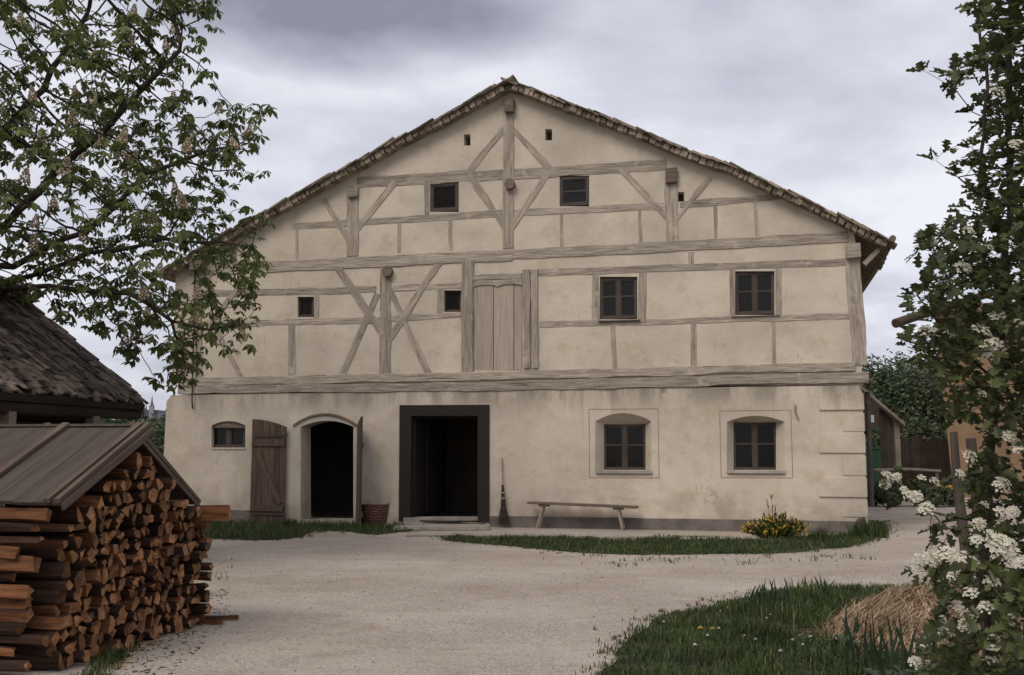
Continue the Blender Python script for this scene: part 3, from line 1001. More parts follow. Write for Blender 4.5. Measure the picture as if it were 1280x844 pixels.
# windows: frame > pane, muntin; all set back in the wall
def window(x0, y0, x1, y1, off, fw=4.0, mull=True, rail=0.45, m=None, sill=None, name='window'):
    m = m or M_WINFRAME
    (ua, zb), (ub, zt) = H(x0, y1, off), H(x1, y0, off)
    k = (ub - ua) / (x1 - x0)
    f = fw * k
    mb = MB()
    mb.holed([(ua, zb), (ub, zb), (ub, zt), (ua, zt)], [[(ua + f, zb + f), (ub - f, zb + f), (ub - f, zt - f), (ua + f, zt - f)]], off, off + 0.07)
    w = mb.build(name, m, house)
    mb = MB()
    n = 2 if mull else 1
    cx = (ua + ub) / 2
    mw = 2.2 * k
    cols = [(ua + f, cx - mw), (cx + mw, ub - f)] if mull else [(ua + f, ub - f)]
    if mull: mb.span(cx - mw, cx + mw, off + 0.004, off + 0.06, zb + f - 0.002, zt - f + 0.002)
    if mb.v: mb.build('mullion', m, w)
    zr = zb + f + (zt - zb - 2 * f) * (1 - rail)
    for c0, c1 in cols:
        cs = MB(); q = 1.4 * k
        cs.holed([(c0, zb + f), (c1, zb + f), (c1, zt - f), (c0, zt - f)], [[(c0 + q, zb + f + q), (c1 - q, zb + f + q), (c1 - q, zt - f - q), (c0 + q, zt - f - q)]], off + 0.014, off + 0.046)
        cs.build('casement', m, w)
        if rail:
            mt = MB(); mt.span(c0 + q - 0.003, c1 - q + 0.003, off + 0.019, off + 0.041, zr - 0.9 * k, zr + 0.9 * k)
            mt.build('muntin', m, w)
        pb = MB(); pb.span(c0 - 0.004, c1 + 0.004, off + 0.038, off + 0.043, zb + f - 0.004, zt - f + 0.004)
        pb.build('pane', M_GLASS, w)
    if sill:
        sx0, sx1, sy0, sy1, so, sm = sill
        (sa, s0), (sb, s1) = H(sx0, sy1, so), H(sx1, sy0, so)
        sb_ = MB(); sb_.span(sa, sb, so, off + 0.02, s0, s1)
        sb_.build('sill', sm, w, bevel=0.006)
    return w


window(749.7, 346, 796.6, 399.4, 0.05, 3.2, sill=(748, 800, 399.5, 402.5, -0.06, M_WINFRAME2))
window(919, 339, 968, 394, 0.05, 3.2, sill=(914, 975, 394, 396, -0.05, M_WINFRAME2))
window(537.5, 227.5, 573.5, 265, 0.02, 3.2, mull=False, rail=0.0)
window(699.5, 219.5, 736.5, 258, 0.02, 3.2, mull=False, rail=0.5)
window(372, 371, 392.5, 396.5, 0.06, 1.6, mull=False, rail=0.0)
window(555, 363, 577, 390, 0.06, 1.2, mull=False, rail=0.0)
def lines(w, x0, y0, x1, y1, off):
    (a, b), (c, d) = H(x0, y1, off), H(x1, y0, off)
    t = 0.014
    mb = MB()
    mb.holed([(a, b), (c, b), (c, d), (a, d)], [[(a + t, b + t), (c - t, b + t), (c - t, d - t), (a + t, d - t)]], off, off + 0.01)
    mb.build('painted_border', M_LINE, w)


w = window(752.5, 528.5, 809.5, 589.5, 0.17, 4.2, m=M_WINFRAME2, sill=(744.5, 815, 588.5, 592, YL - 0.05, M_SLAB))
lines(w, 736.5, 510.6, 823, 597.5, YL - 0.003)
w = window(914.5, 525.8, 972.5, 589.5, 0.17, 4.2, m=M_WINFRAME2, sill=(909, 981.5, 588.5, 592, YL - 0.05, M_SLAB))
lines(w, 901, 512.5, 989, 597.5, YL - 0.003)
w = window(263.5, 528, 308, 560, 0.03, 2.6, rail=0.0, m=M_WINFRAME2, sill=(264, 307, 559.5, 562, YL - 0.02, M_PL_LOW))
mb = MB(); a_ = arch(262.5, 531.5, 308.5, 535, 525.5, -0.02)
mb.prism(a_, -0.02, 0.027); mb.build('arch_head', M_TIMBER_D, w)
# arched brown head board of the small window, flush with the wall
# vents: dark pockets behind the little square holes
mb = MB()
for x0, y0, x1, y1 in ((580, 168, 588, 182), (681.5, 161.5, 690, 175.5), (847.5, 240, 855, 252)):
    (a, b), (c, d) = H(x0 - 2, y1 + 2, 0.31), H(x1 + 2, y0 - 2, 0.31)
    v_ = MB(); v_.span(a, c, 0.305, 0.34, b, d); v_.build('vent', M_INT, house)

# loft door with scalloped head board
hatch = MB()
(a, b), (c, d) = H(591, 463.5, 0.03), H(653, 350, 0.03)
pw = (c - a)
ed = [0, 0.42, 0.83, 1.0]
for i in range(3):
    hatch.span(a + pw * ed[i] + 0.006, a + pw * ed[i + 1] - 0.006, 0.012 + 0.006 * i, 0.07, b, d - 0.06)
ho = hatch.build('loft_door', M_HATCH, house, bevel=0.004)
sc = [(a, d + 0.02), (c, d + 0.02)]
for i in range(25):
    t = 1 - i / 24
    zz = d - 0.075 - 0.055 * abs(math.sin(math.pi * (t * 2))) ** 0.5 * (-1) - 0.06
    sc.append((a + pw * t, zz))
mb = MB(); mb.prism(sc, -0.012, 0.012); mb.build('head_board', M_TIMBER, ho)

# main door: heavy dark frame, open and black inside
(a, b), (c, d) = H(499, 645, YL - 0.03), H(611.5, 506, YL - 0.03)
(ia, ib), (ic, id_) = H(512.5, 645, YL - 0.03), H(597.5, 519.5, YL - 0.03)
md = MB()
md.holed([(a, b - 0.1), (c, b - 0.1), (c, d), (a, d)], [[(ia, b - 0.09), (ic, b - 0.09), (ic, id_), (ia, id_)]], YL - 0.03, YL + 0.14)
door = md.build('door_frame', M_DARKWOOD, house, bevel=0.008)
mb = MB()
mb.span(ia - 0.03, ia + 0.05, YL + 0.142, 0.75, b, id_ + 0.02); mb.span(ic - 0.05, ic + 0.04, YL + 0.142, 0.75, b, id_ + 0.02)
mb.span(ia + 0.051, ic - 0.051, YL + 0.142, 0.75, id_ - 0.04, id_ + 0.03)
mb.build('jamb_lining', M_DARKWOOD, door)
mb = MB()
for i in range(4):
    mb.span(ia + 0.06, ia + 0.10, 0.78 + 0.36 * i, 0.78 + 0.36 * (i + 1) - 0.008, b, id_)
mb.build('door_leaf', M_DARKWOOD, door)

# arched doorway with stone surround and two board leaves
outer = arch(363.5, 534, 446.5, 655, 520.0, YL - 0.025)
innr = arch(375.5, 534, 442.5, 656, 526.0, YL - 0.025)
mb = MB()
m_ = len(outer)
vs = [(x, YL - 0.022, z) for x, z in outer] + [(x, YL - 0.022, z) for x, z in innr] + [(x, YL + 0.02, z) for x, z in outer] + [(x, 0.44, z) for x, z in innr]
fs = []
for i in range(1, m_):
    j = (i + 1) % m_
    fs += [(i, j, j + m_, i + m_), (i, j, j + 2 * m_, i + 2 * m_), (i + m_, j + m_, j + 3 * m_, i + 3 * m_)]
mb.add(vs, fs)
M_SURR = plaster('pale_door_surround', (0.45, 0.40, 0.345), stain_low=(0.2, 0.9))
sur = mb.build('door_surround', M_SURR, house)
mb = MB()
n_ = 9
arc = arch(366, 533.5, 446, 655, 519.0, YL - 0.05)[2:]
for i in range(len(arc) - 1):
    (xa, za), (xb, zb) = arc[i], arc[i + 1]
    mb.prism([(xa, za), (xb, zb), (xb, zb + 0.045), (xa, za + 0.045)], YL - 0.05, YL + 0.02)
mb.build('arch_hood', M_TIMBER_D, sur)


def door_leaf_open(name, poly_px, off, hinge_side):
    pts = [H(x, y, off) for x, y in poly_px]
    xs = [p[0] for p in pts]; x0, x1 = min(xs), max(xs)
    zb = min(p[1] for p in pts)
    zl = pts[3][1]; zr = pts[2][1]
    mb = MB(); n = 6
    for i in range(n):
        xa = x0 + (x1 - x0) * i / n + 0.004; xb = x0 + (x1 - x0) * (i + 1) / n - 0.004
        def top(x):
            t = (x - x0) / (x1 - x0)
            return zl + (zr - zl) * t ** 1.8
        yj = R.uniform(-0.004, 0.004)
        mb.prism([(xa, zb + R.uniform(-0.01, 0.01)), (xb, zb + R.uniform(-0.01, 0.01)), (xb, top(xb)), (xa, top(xa))], off + yj, off + 0.035 + yj)
    leaf = mb.build(name, M_DOORLEAF, house)
    mb = MB()
    hgt = zl - zb
    mb.box(((x0 + x1) / 2, off - 0.02, zb + hgt * 0.775), ((x1 - x0) * 0.96, 0.032, 0.15), None, 0, 0.005)
    mb.box(((x0 + x1) / 2, off - 0.02, zb + hgt * 0.15), ((x1 - x0) * 0.96, 0.032, 0.13), None, 0, 0.005)
    ax, az, bx, bz = x0 + 0.12, zb + hgt * 0.70, x1 - 0.10, zb + hgt * 0.20
    ln = math.hypot(bx - ax, bz - az)
    mb.box(((ax + bx) / 2, off - 0.016, (az + bz) / 2), (ln, 0.028, 0.11), Matrix.Rotation(-math.atan2(bz - az, bx - ax), 3, 'Y'), 0, 0.005)
    mb.build('ledge_and_brace', M_DOORLEAF, leaf)
    for t in (0.84, 0.10):
        mb = MB()
        mb.box(((x0 + x1) / 2 + 0.05, off - 0.042, zb + hgt * t), ((x1 - x0) * 1.02, 0.008, 0.035), None, 0, 0.002)
        mb.build('strap_hinge', M_IRON, leaf)
    return leaf


door_leaf_open('door_leaf', [(314, 655), (355, 655), (355, 534), (315.5, 524)], YL - 0.10, 1)
# right leaf, standing out from the wall
h0 = H(444.5, 655, YL - 0.06); h1 = H(449.5, 655, YL - 0.62)
ztl = H(445, 533, YL - 0.06)[1]; zth = H(449, 520.5, YL - 0.62)[1]
mb = MB()
dv = Vector((h1[0] - h0[0], -0.56, 0)); nn = 5
per = Vector((-dv.y, dv.x, 0)).normalized() * 0.035
for i in range(nn):
    p = Vector((h0[0], YL - 0.06, 0)) + dv * (i / nn + 0.006); q = Vector((h0[0], YL - 0.06, 0)) + dv * ((i + 1) / nn - 0.006)
    ta = ztl + (zth - ztl) * (i / nn) ** 0.6; tb = ztl + (zth - ztl) * ((i + 1) / nn) ** 0.6
    vs = []
    for o_ in (Vector((0, 0, 0)), per):
        vs += [(p.x + o_.x, p.y + o_.y, 0.03), (q.x + o_.x, q.y + o_.y, 0.03), (q.x + o_.x, q.y + o_.y, tb), (p.x + o_.x, p.y + o_.y, ta)]
    mb.add(vs, [(0, 1, 2, 3), (7, 6, 5, 4), (0, 4, 5, 1), (1, 5, 6, 2), (2, 6, 7, 3), (3, 7, 4, 0)])
lf = mb.build('door_leaf', M_DOORLEAF, house)
mb = MB()
for t in (0.80, 0.12):
    c0 = Vector((h0[0], YL - 0.06, 0)) + dv * 0.5 + per * 1.35
    mb.box((c0.x, c0.y, ztl * t), (dv.length * 0.98, 0.03, 0.13), Matrix.Rotation(math.atan2(dv.y, dv.x), 3, 'Z'), 0, 0.004)
mb.build('ledge_board', M_DOORLEAF, lf)
mb = MB()
for t in (0.83, 0.10):
    c0 = Vector((h0[0], YL - 0.06, 0)) + dv * 0.03 + per * 1.6
    mb.box((c0.x + 0.03, c0.y, ztl * t), (0.07, 0.05, 0.06), None, 0, 0.004)
mb.build('hinge', M_IRON, lf)
mb = MB(); (a, b), (c, d) = H(374, 655, YL - 0.05), H(441, 648, YL - 0.05)
mb.span(a, c, YL - 0.06, 0.6, 0.0, 0.09); mb.build('threshold', M_SLAB, sur, bevel=0.01)

# plinth, in stretches between the doors
for x0, x1, y0 in ((206, 314, 636), (612, 1081, 645)):
    mb = MB()
    n = 24
    top = []
    for i in range(n + 1):
        x = x0 + (x1 - x0) * i / n
        yy = y0 + (x - x0) / (x1 - x0) * (7 if x0 > 600 else 2)
        u, z = H(x, yy, YL - 0.025)
        top.append((u, z + mnoise.noise(Vector((u * 1.5, 0, 0))) * 0.012))
    mb.prism([(top[0][0], -0.2), (top[-1][0], -0.2)] + top[::-1], YL - 0.025, YL + 0.05)
    mb.build('plinth', M_PLINTH, house)
# corner blocks drawn out in plaster
mb = MB()
yb = [490, 514.5, 541, 568, 596, 623, 648]
for i in range(6):
    xl = 1024 if i % 2 == 0 else 1053
    (a, b), (c, d) = H(xl, yb[i + 1] - 1.3, YL - 0.02), H(1081.5, yb[i] + 1.3, YL - 0.02)
    mb.span(a, uR + 0.015, YL - (0.03 if i % 2 == 0 else 0.014), YL + 0.35, b, d, 0, 0.004)
mb.build('quoins', M_PL_LOW, house, bevel=0.012)
# lightning cable at the left corner, downpipe at the right corner
mb = MB()
(a, z0), (a2, z1) = H(243, 360, -0.07), H(240, 500, -0.14)
mb.tube([(a, -0.07, z0 + 0.4), (a, -0.07, z0), ((a + a2) / 2, -0.09, (z0 + z1) / 2), (a2, -0.14, z1), (a2, -0.10, z1 - 0.2)], 0.018, 6)
mb.build('conductor_cable', M_IRON, house)
mb = MB()
(a, z0) = H(1084, 490, 0.3)
mb.tube([(a, 0.25, 0.5), (a, 0.25, z0)], 0.05, 10); mb.build('downpipe', M_IRON, house)
# iron hook on the wall between the right window and the corner
mb = MB(); (a, z0) = H(994, 506, YL - 0.03); (a2, z1) = H(998, 524, YL - 0.03)
mb.tube([(a, YL - 0.03, z0), (a, YL - 0.03, (z0 + z1) / 2), (a2, YL - 0.03, z1)], 0.02, 6); mb.build('wall_hook', M_LINE, house)


def hw(u, y, z=0.0):
    return HO + HU * u + HV * y + Vector((0, 0, z))


# ------------------------------------------------------------------ slabs and steps at the house
def slab(name, px0, px1, pyf, depth, hgt, label, cat, group=None, z=0.0):
    a = ground_at(px0, pyf, z); b = ground_at(px1, pyf, z)
    ln = (b - a).length
    mb = MB()
    n = max(2, int(ln / 0.3))
    front = [(-ln / 2 + ln * i / n, R.uniform(-0.025, 0.025)) for i in range(n + 1)]
    back = [(-ln / 2 + ln * i / n, depth + R.uniform(-0.02, 0.02)) for i in range(n, -1, -1)]
    lp = front + back
    k = len(lp)
    vs = [(x, y, 0) for x, y in lp] + [(x, y, hgt) for x, y in lp]
    mb.add(vs, [tuple(range(k - 1, -1, -1)), tuple(range(k, 2 * k))] + [(i, (i + 1) % k, (i + 1) % k + k, i + k) for i in range(k)])
    o = mb.build(name, M_SLAB, bevel=0.012)
    o.location = (a + b) / 2
    o.rotation_euler = (0, 0, math.atan2(b.y - a.y, b.x - a.x))
    return tag(o, label, cat, group)


slab('stone_step', 491, 612, 663.5, 0.62, 0.07, 'long low stone step in front of the wide dark doorway', 'step')
slab('stone_step', 504, 598, 657.5, 0.50, 0.17, 'raised upper stone step against the wide dark doorway', 'step')
slab('paving_slab', 507, 570, 671, 0.30, 0.035, 'flat stone lying in the grass below the two door steps', 'paving slab')
slab('paving_slab', 604, 718, 671.5, 0.52, 0.045, 'stone slab under the broom and the left bench leg', 'paving slab')
slab('paving_slab', 727, 842, 673.5, 0.42, 0.045, 'stone slab under the right end of the bench', 'paving slab')
slab('paving_slab', 852, 952, 675.5, 0.34, 0.035, 'stone slab half sunk in grass left of the yellow flowers', 'paving slab')

# dark corner stone
def rock(name, loc, s, label, cat, m):
    bm = bmesh.new(); bmesh.ops.create_icosphere(bm, subdivisions=3, radius=1)
    for v in bm.verts:
        k = 1 + 0.25 * mnoise.noise(v.co * 1.6 + Vector((loc[0], 0, 0))) + 0.08 * mnoise.noise(v.co * 5)
        v.co = Vector((v.co.x * s[0], v.co.y * s[1], v.co.z * s[2])) * k
    me = bpy.data.meshes.new(name); bm.to_mesh(me); bm.free()
    me.materials.append(m)
    o = bpy.data.objects.new(name, me); COL.objects.link(o); o.location = loc
    return tag(o, label, cat)


p = hw(uR - 0.12, YL - 0.16)
rock('boulder', (p.x, p.y, 0.14), (0.11, 0.09, 0.17), 'small dark rounded stone standing at the right house corner', 'boulder', M_ROCK)

# ------------------------------------------------------------------ bench
def make_bench():
    a = ground_at(660, 664); off = -0.36
    uA_, zA_ = H(658.5, 628.5, off - 0.15); uB_, zB_ = H(796.5, 634.5, off - 0.15)
    b = thing('wooden_bench', 'long plain wooden bench with splayed pale legs against the house wall', 'bench', hw((uA_ + uB_) / 2, off), -HTH)
    ln = uB_ - uA_
    sl_ = math.atan2(zB_ - zA_, ln)
    zc = (zA_ + zB_) / 2
    mb = MB(); mb.box((0, 0, zc), (ln, 0.30, 0.042), Matrix.Rotation(-sl_, 3, 'Y'), 0, 0.006)
    mb.build('seat', M_BENCH, b, bevel=0.006)
    for px_t, px_b in ((680, 672.5), (773, 779)):
        ut = H(px_t, 632, off)[0] - (uA_ + uB_) / 2
        ub = H(px_b, 662, off)[0] - (uA_ + uB_) / 2
        zt = zc + math.tan(sl_) * ut - 0.03
        mb = MB(); mb.box((ut, 0, zt - 0.02), (0.20, 0.25, 0.035), None, 0, 0.003); mb.build('cleat', M_BENCH, b)
        for sy in (-1, 1):
            mb = MB(); mb.tube([(ut, sy * 0.08, zt - 0.01), ((ut + ub) / 2, sy * 0.115, zt / 2), (ub, sy * 0.15, 0.03)], [0.026, 0.026, 0.022], 8, jit=0.06)
            mb.build('leg', M_LEG, b)


make_bench()

# ------------------------------------------------------------------ broom leaning on the wall
def make_broom():
    u0 = H(629.5, 660, -0.30)[0]; base = hw(u0, -0.26)
    br = thing('besom_broom', 'upright twig broom with pale handle leaning on the wall', 'broom', (base.x, base.y, 0.045), -HTH)
    ut, zt = H(627.6, 572, -0.08)
    top = Vector((ut - u0, 0.17, zt - 0.045))
    d = top.normalized()
    mb = MB(); mb.tube([d * 0.5, d * 1.0, top], [0.017, 0.016, 0.014], 8); mb.build('handle', M_LEG, br)
    mb = MB()
    for i in range(90):
        a = R.uniform(0, 6.28); r = R.uniform(0, 1) ** 0.5
        e = Vector((math.cos(a) * r * 0.14, math.sin(a) * r * 0.10, R.uniform(0.0, 0.08)))
        mid = d * 0.38 + Vector((math.cos(a) * r * 0.055, math.sin(a) * r * 0.05, 0))
        mb.tube([d * R.uniform(0.72, 0.86) + Vector((math.cos(a), math.sin(a), 0)) * 0.022 * r, mid, e], [0.006, 0.006, 0.004], 4, cap=False)
    bb = mb.build('bristles', M_TWIG, br)
    for t in (0.56, 0.68):
        mb = MB(); mb.tube([d * (t - 0.015), d * (t + 0.015)], 0.043, 10); mb.build('binding', M_LEG, br)


make_broom()

# ------------------------------------------------------------------ wicker basket
def make_basket():
    g = ground_at(469, 656)
    b = thing('wicker_basket', 'round brown wicker basket with two handles in the grass by the doorway', 'basket', g, -0.2)
    k = g.y / FPX
    r0, r1, h = 15.5 * k, 19 * k, 25 * k
    mb = MB()
    rows = 13
    for i in range(rows):
        t = i / (rows - 1)
        r = r0 + (r1 - r0) * t
        n = 40
        pts = []
        for q in range(n + 1):
            a = 2 * math.pi * q / n
            rr = r + 0.007 * math.cos(a * 10 + (math.pi if i % 2 else 0))
            pts.append((rr * math.cos(a), rr * math.sin(a), 0.02 + (h - 0.03) * t))
        mb.tube(pts, h / rows * 0.62, 5, cap=False)
    mb.lathe([(r0 * 0.98, 0.005), (r0 * 0.98, 0.02)], 24)
    body = mb.build('basket_weave', M_WICKER, b)
    mb = MB()
    for q in range(20):
        a = 2 * math.pi * q / 20
        mb.tube([(r0 * math.cos(a) * 1.01, r0 * math.sin(a) * 1.01, 0.01), (r1 * math.cos(a) * 1.01, r1 * math.sin(a) * 1.01, h)], 0.006, 5)
    mb.build('stakes', M_WICKER, b)
    pts = [(r1 * 1.02 * math.cos(2 * math.pi * q / 32), r1 * 1.02 * math.sin(2 * math.pi * q / 32), h) for q in range(33)]
    mb = MB(); mb.tube(pts, 0.018, 6, cap=False); mb.build('rim', M_WICKER, b)
    for s in (0, math.pi):
        pts = []
        for q in range(9):
            t = q / 8
            a = s - 0.32 + 0.64 * t
            pts.append((r1 * math.cos(a), r1 * math.sin(a), h + 0.10 * math.sin(math.pi * t) * 1.0))
        mb = MB(); mb.tube(pts, 0.012, 6); mb.build('handle', M_WICKER, b)


make_basket()

# ------------------------------------------------------------------ wallflowers at the foot of the wall
def make_wallflower():
    c = ground_at(969, 673)
    t = thing('wallflower_bush', 'bushy yellow and orange wallflowers at the foot of the wall', 'flowering plant', c, -HTH)
    fo, fl, fl2 = MB(), MB(), MB()
    for i in range(150):
        a = R.uniform(0, 6.28); r = R.uniform(0, 1) ** 0.6
        x, y = math.cos(a) * r * 0.50, math.sin(a) * r * 0.26
        h = R.uniform(0.2, 0.52) * (1.05 - 0.55 * r)
        if i < 3: h = R.uniform(0.6, 0.8)
        tip = Vector((x * 1.25, y * 1.2, h))
        b0 = Vector((x * 0.5, y * 0.5, 0))
        fo.tube([b0, (b0 + tip) / 2 + Vector((0, 0, 0.05)), tip], [0.005, 0.004, 0.003], 4, cap=False)
        for k in range(16):
            s = R.uniform(0.15, 0.97)
            p = b0.lerp(tip, s)
            blade(fo, p.x, p.y, p.z, R.uniform(0.06, 0.11), 0.012, R.uniform(0, 6.28), R.uniform(0.3, 1.2))
        if R.random() < 0.9:
            tgt = fl if R.random() < 0.68 else fl2
            for k in range(R.randint(3, 7)):
                c_ = tip + Vector((R.uniform(-0.03, 0.03), R.uniform(-0.03, 0.03), R.uniform(-0.06, 0.02)))
                s = R.uniform(0.012, 0.021)
                nrm = Vector((R.uniform(-1, 1), R.uniform(-1.2, 0.4), R.uniform(0.1, 1))).normalized()
                u = nrm.orthogonal().normalized(); v = nrm.cross(u)
                tgt.add([c_ + u * s, c_ + v * s, c_ - u * s, c_ - v * s, c_ - nrm * s * 0.6], [(0, 1, 4), (1, 2, 4), (2, 3, 4), (3, 0, 4)])
    fo.build('foliage', M_LEAF_WF, t, recalc=False)
    tag(fl.build('yellow_flowers', M_YELLOW, t, recalc=False), kind='stuff')
    tag(fl2.build('orange_flowers', M_ORANGE, t, recalc=False), kind='stuff')


make_wallflower()


def tuft(name, px, py, n, h0, h1, spread, label, cat='grass tuft', m=None, wid=0.006, group=None, lean=0.7):
    g = ground_at(px, py)
    mb = MB()
    for i in range(n):
        a = R.uniform(0, 6.28); r = R.uniform(0, 1) ** 0.6 * spread
        blade(mb, math.cos(a) * r, math.sin(a) * r * 0.7, 0, R.uniform(h0, h1) * (1 - 0.4 * r / spread), wid * R.uniform(0.7, 1.3), R.uniform(0, 6.28), R.uniform(0.05, lean))
    o = mb.build(name, m or M_GRASS, recalc=False)
    o.location = g
    return tag(o, label, cat, group)


tuft('grass_tuft', 1086, 672, 420, 0.15, 0.5, 0.36, 'tall grass tuft at the right house corner')
tuft('grass_tuft', 1024, 676, 200, 0.12, 0.38, 0.22, 'grass tuft against the plinth right of the yellow flowers')
tuft('grass_tuft', 494, 655, 200, 0.2, 0.5, 0.2, 'tall grass tuft between the basket and the dark door frame')
tuft('grass_tuft', 462, 653, 110, 0.2, 0.5, 0.2, 'tall grass tuft behind the wicker basket')
tuft('grass_tuft', 361, 658, 160, 0.12, 0.3, 0.2, 'grass tuft below the arched door surround')
tuft('grass_tuft', 280, 646, 160, 0.15, 0.4, 0.25, 'grass tuft at the wall below the small arched window')

# ------------------------------------------------------------------ growing trees: branches reach for points spread through the crown
def colonize(nodes, parents, attr, step, infl, kill, iters=200):
    P = np.array(nodes, float); par = list(parents)
    A = np.array(attr, float)
    near = np.full(len(A), -1); dist = np.full(len(A), 1e9)

    def upd(i0):
        nonlocal near, dist
        if not len(A): return
        for s in range(i0, len(P), 400):
            blk = P[s:s + 400]
            d = np.linalg.norm(A[:, None] - blk[None], axis=2)
            k = d.argmin(1); m = d[np.arange(len(A)), k]
            b = m < dist
            near[b] = k[b] + s; dist[b] = m[b]
    upd(0)
    for it in range(iters):
        keep = dist > kill
        A, near, dist = A[keep], near[keep], dist[keep]
        if not len(A): break
        act = dist < infl
        if not act.any(): break
        i0 = len(P)
        new, npar = [], []
        for nd in np.unique(near[act]):
            sel = act & (near == nd)
            d = A[sel] - P[nd]
            d = (d / np.linalg.norm(d, axis=1)[:, None]).sum(0)
            if par[nd] >= 0:
                q = P[nd] - P[par[nd]]
                d = d / max(np.linalg.norm(d), 1e-6) + 0.35 * q / max(np.linalg.norm(q), 1e-6)
            d += NR.normal(0, 0.14, 3)
            d /= max(np.linalg.norm(d), 1e-6)
            q = P[nd] + d * step
            new.append(q); npar.append(int(nd))
        # drop points that repeat an old one
        ok_n, ok_p = [], []
        for q, p_ in zip(new, npar):
            if np.min(np.linalg.norm(P[max(0, len(P) - 600):] - q, axis=1)) > step * 0.25:
                ok_n.append(q); ok_p.append(p_)
        if not ok_n: break
        P = np.vstack([P, np.array(ok_n)]); par += ok_p
        upd(i0)
    return P, par


def skeleton(P, par, r_tip, power=2.3, rmax=None):
    n = len(P)
    ch = [[] for _ in range(n)]
    for i, p in enumerate(par):
        if p >= 0: ch[p].append(i)
    r = np.zeros(n)
    for i in range(n - 1, -1, -1):
        r[i] = r_tip if not ch[i] else max(sum(r[c] ** power for c in ch[i]) ** (1 / power), r_tip)
        if rmax: r[i] = min(r[i], rmax)
    return ch, r


def branch_mesh(mb, P, par, ch, r, seg=6, thin_seg=4, thin=0.02):
    starts = [i for i in range(len(P)) if par[i] < 0]
    stack = list(starts)
    while stack:
        s = stack.pop()
        chain = [s] if par[s] < 0 else [par[s], s]
        rr = [r[s]] if par[s] < 0 else [min(r[par[s]], r[s] * 1.15), r[s]]
        cur = s
        while ch[cur]:
            c = sorted(ch[cur], key=lambda k: -r[k])
            stack.extend(c[1:])
            cur = c[0]; chain.append(cur); rr.append(r[cur])
        if len(chain) > 1:
            mb.tube([Vector(P[i]) for i in chain], rr, seg if rr[0] > thin else thin_seg, cap=False)


def leaf_palm(mb, p, up, size):
    """a horse chestnut leaf: five to seven drooping leaflets"""
    up = up.normalized(); a0 = R.uniform(0, 6.28)
    u = up.orthogonal().normalized(); v = up.cross(u)
    n = R.choice((5, 5, 6, 7))
    for i in range(n):
        an = a0 + 2 * math.pi * (i + 0.5) / (n + 1)
        d = (u * math.cos(an) + v * math.sin(an))
        d = (d - up * R.uniform(0.15, 0.75) + Vector((0, 0, -0.25))).normalized()
        L = size * R.uniform(0.75, 1.1) * (1.0 if 0 < i < n - 1 else 0.75)
        sd_ = d.cross(up)
        if sd_.length < 1e-4: continue
        sd_.normalize()
        nn = sd_.cross(d)
        w = L * 0.21
        m1 = p + d * L * 0.62 - nn * w * 0.35
        mb.add([p, p + d * L * 0.62 + sd_ * w, p + d * L - nn * L * 0.12, p + d * L * 0.62 - sd_ * w, m1],
               [(0, 4, 1), (0, 3, 4), (4, 2, 1), (3, 2, 4)])


def candle_mesh():
    mb = MB()
    for i in range(44):
        t = i / 44
        a = i * 2.4
        rr = 0.05 * (1 - t) ** 0.7 + 0.01
        c = Vector((math.cos(a) * rr, math.sin(a) * rr, t * 0.21))
        s = 0.027 * (1 - 0.5 * t) * R.uniform(0.7, 1.2)
        e1 = Vector((R.uniform(-1, 1), R.uniform(-1, 1), R.uniform(-1, 1))).normalized(); e2 = e1.orthogonal().normalized(); e3 = e1.cross(e2)
        mb.add([c + e1 * s, c - e1 * s, c + e2 * s, c - e2 * s, c + e3 * s, c - e3 * s],
               [(0, 2, 4), (2, 1, 4), (1, 3, 4), (3, 0, 4), (2, 0, 5), (1, 2, 5), (3, 1, 5), (0, 3, 5)])
    return mb


def crown_points(poly, n, zmid, kdepth, dmax, pxm, keep=None):
    """points in a volume that has this outline seen from the yard and swells towards its middle in depth"""
    xs = [p[0] for p in poly]; ys = [p[1] for p in poly]
    out = []
    while len(out) < n:
        x, y = R.uniform(min(xs), max(xs)), R.uniform(min(ys), max(ys))
        if not inside(poly, x, y): continue
        if keep and R.random() > keep(x, y): continue
        d = edge_dist(poly, x, y) / pxm
        hd = min(dmax, 0.25 + d * kdepth)
        out.append(at(x, y, zmid + R.uniform(-hd, hd)))
    return out


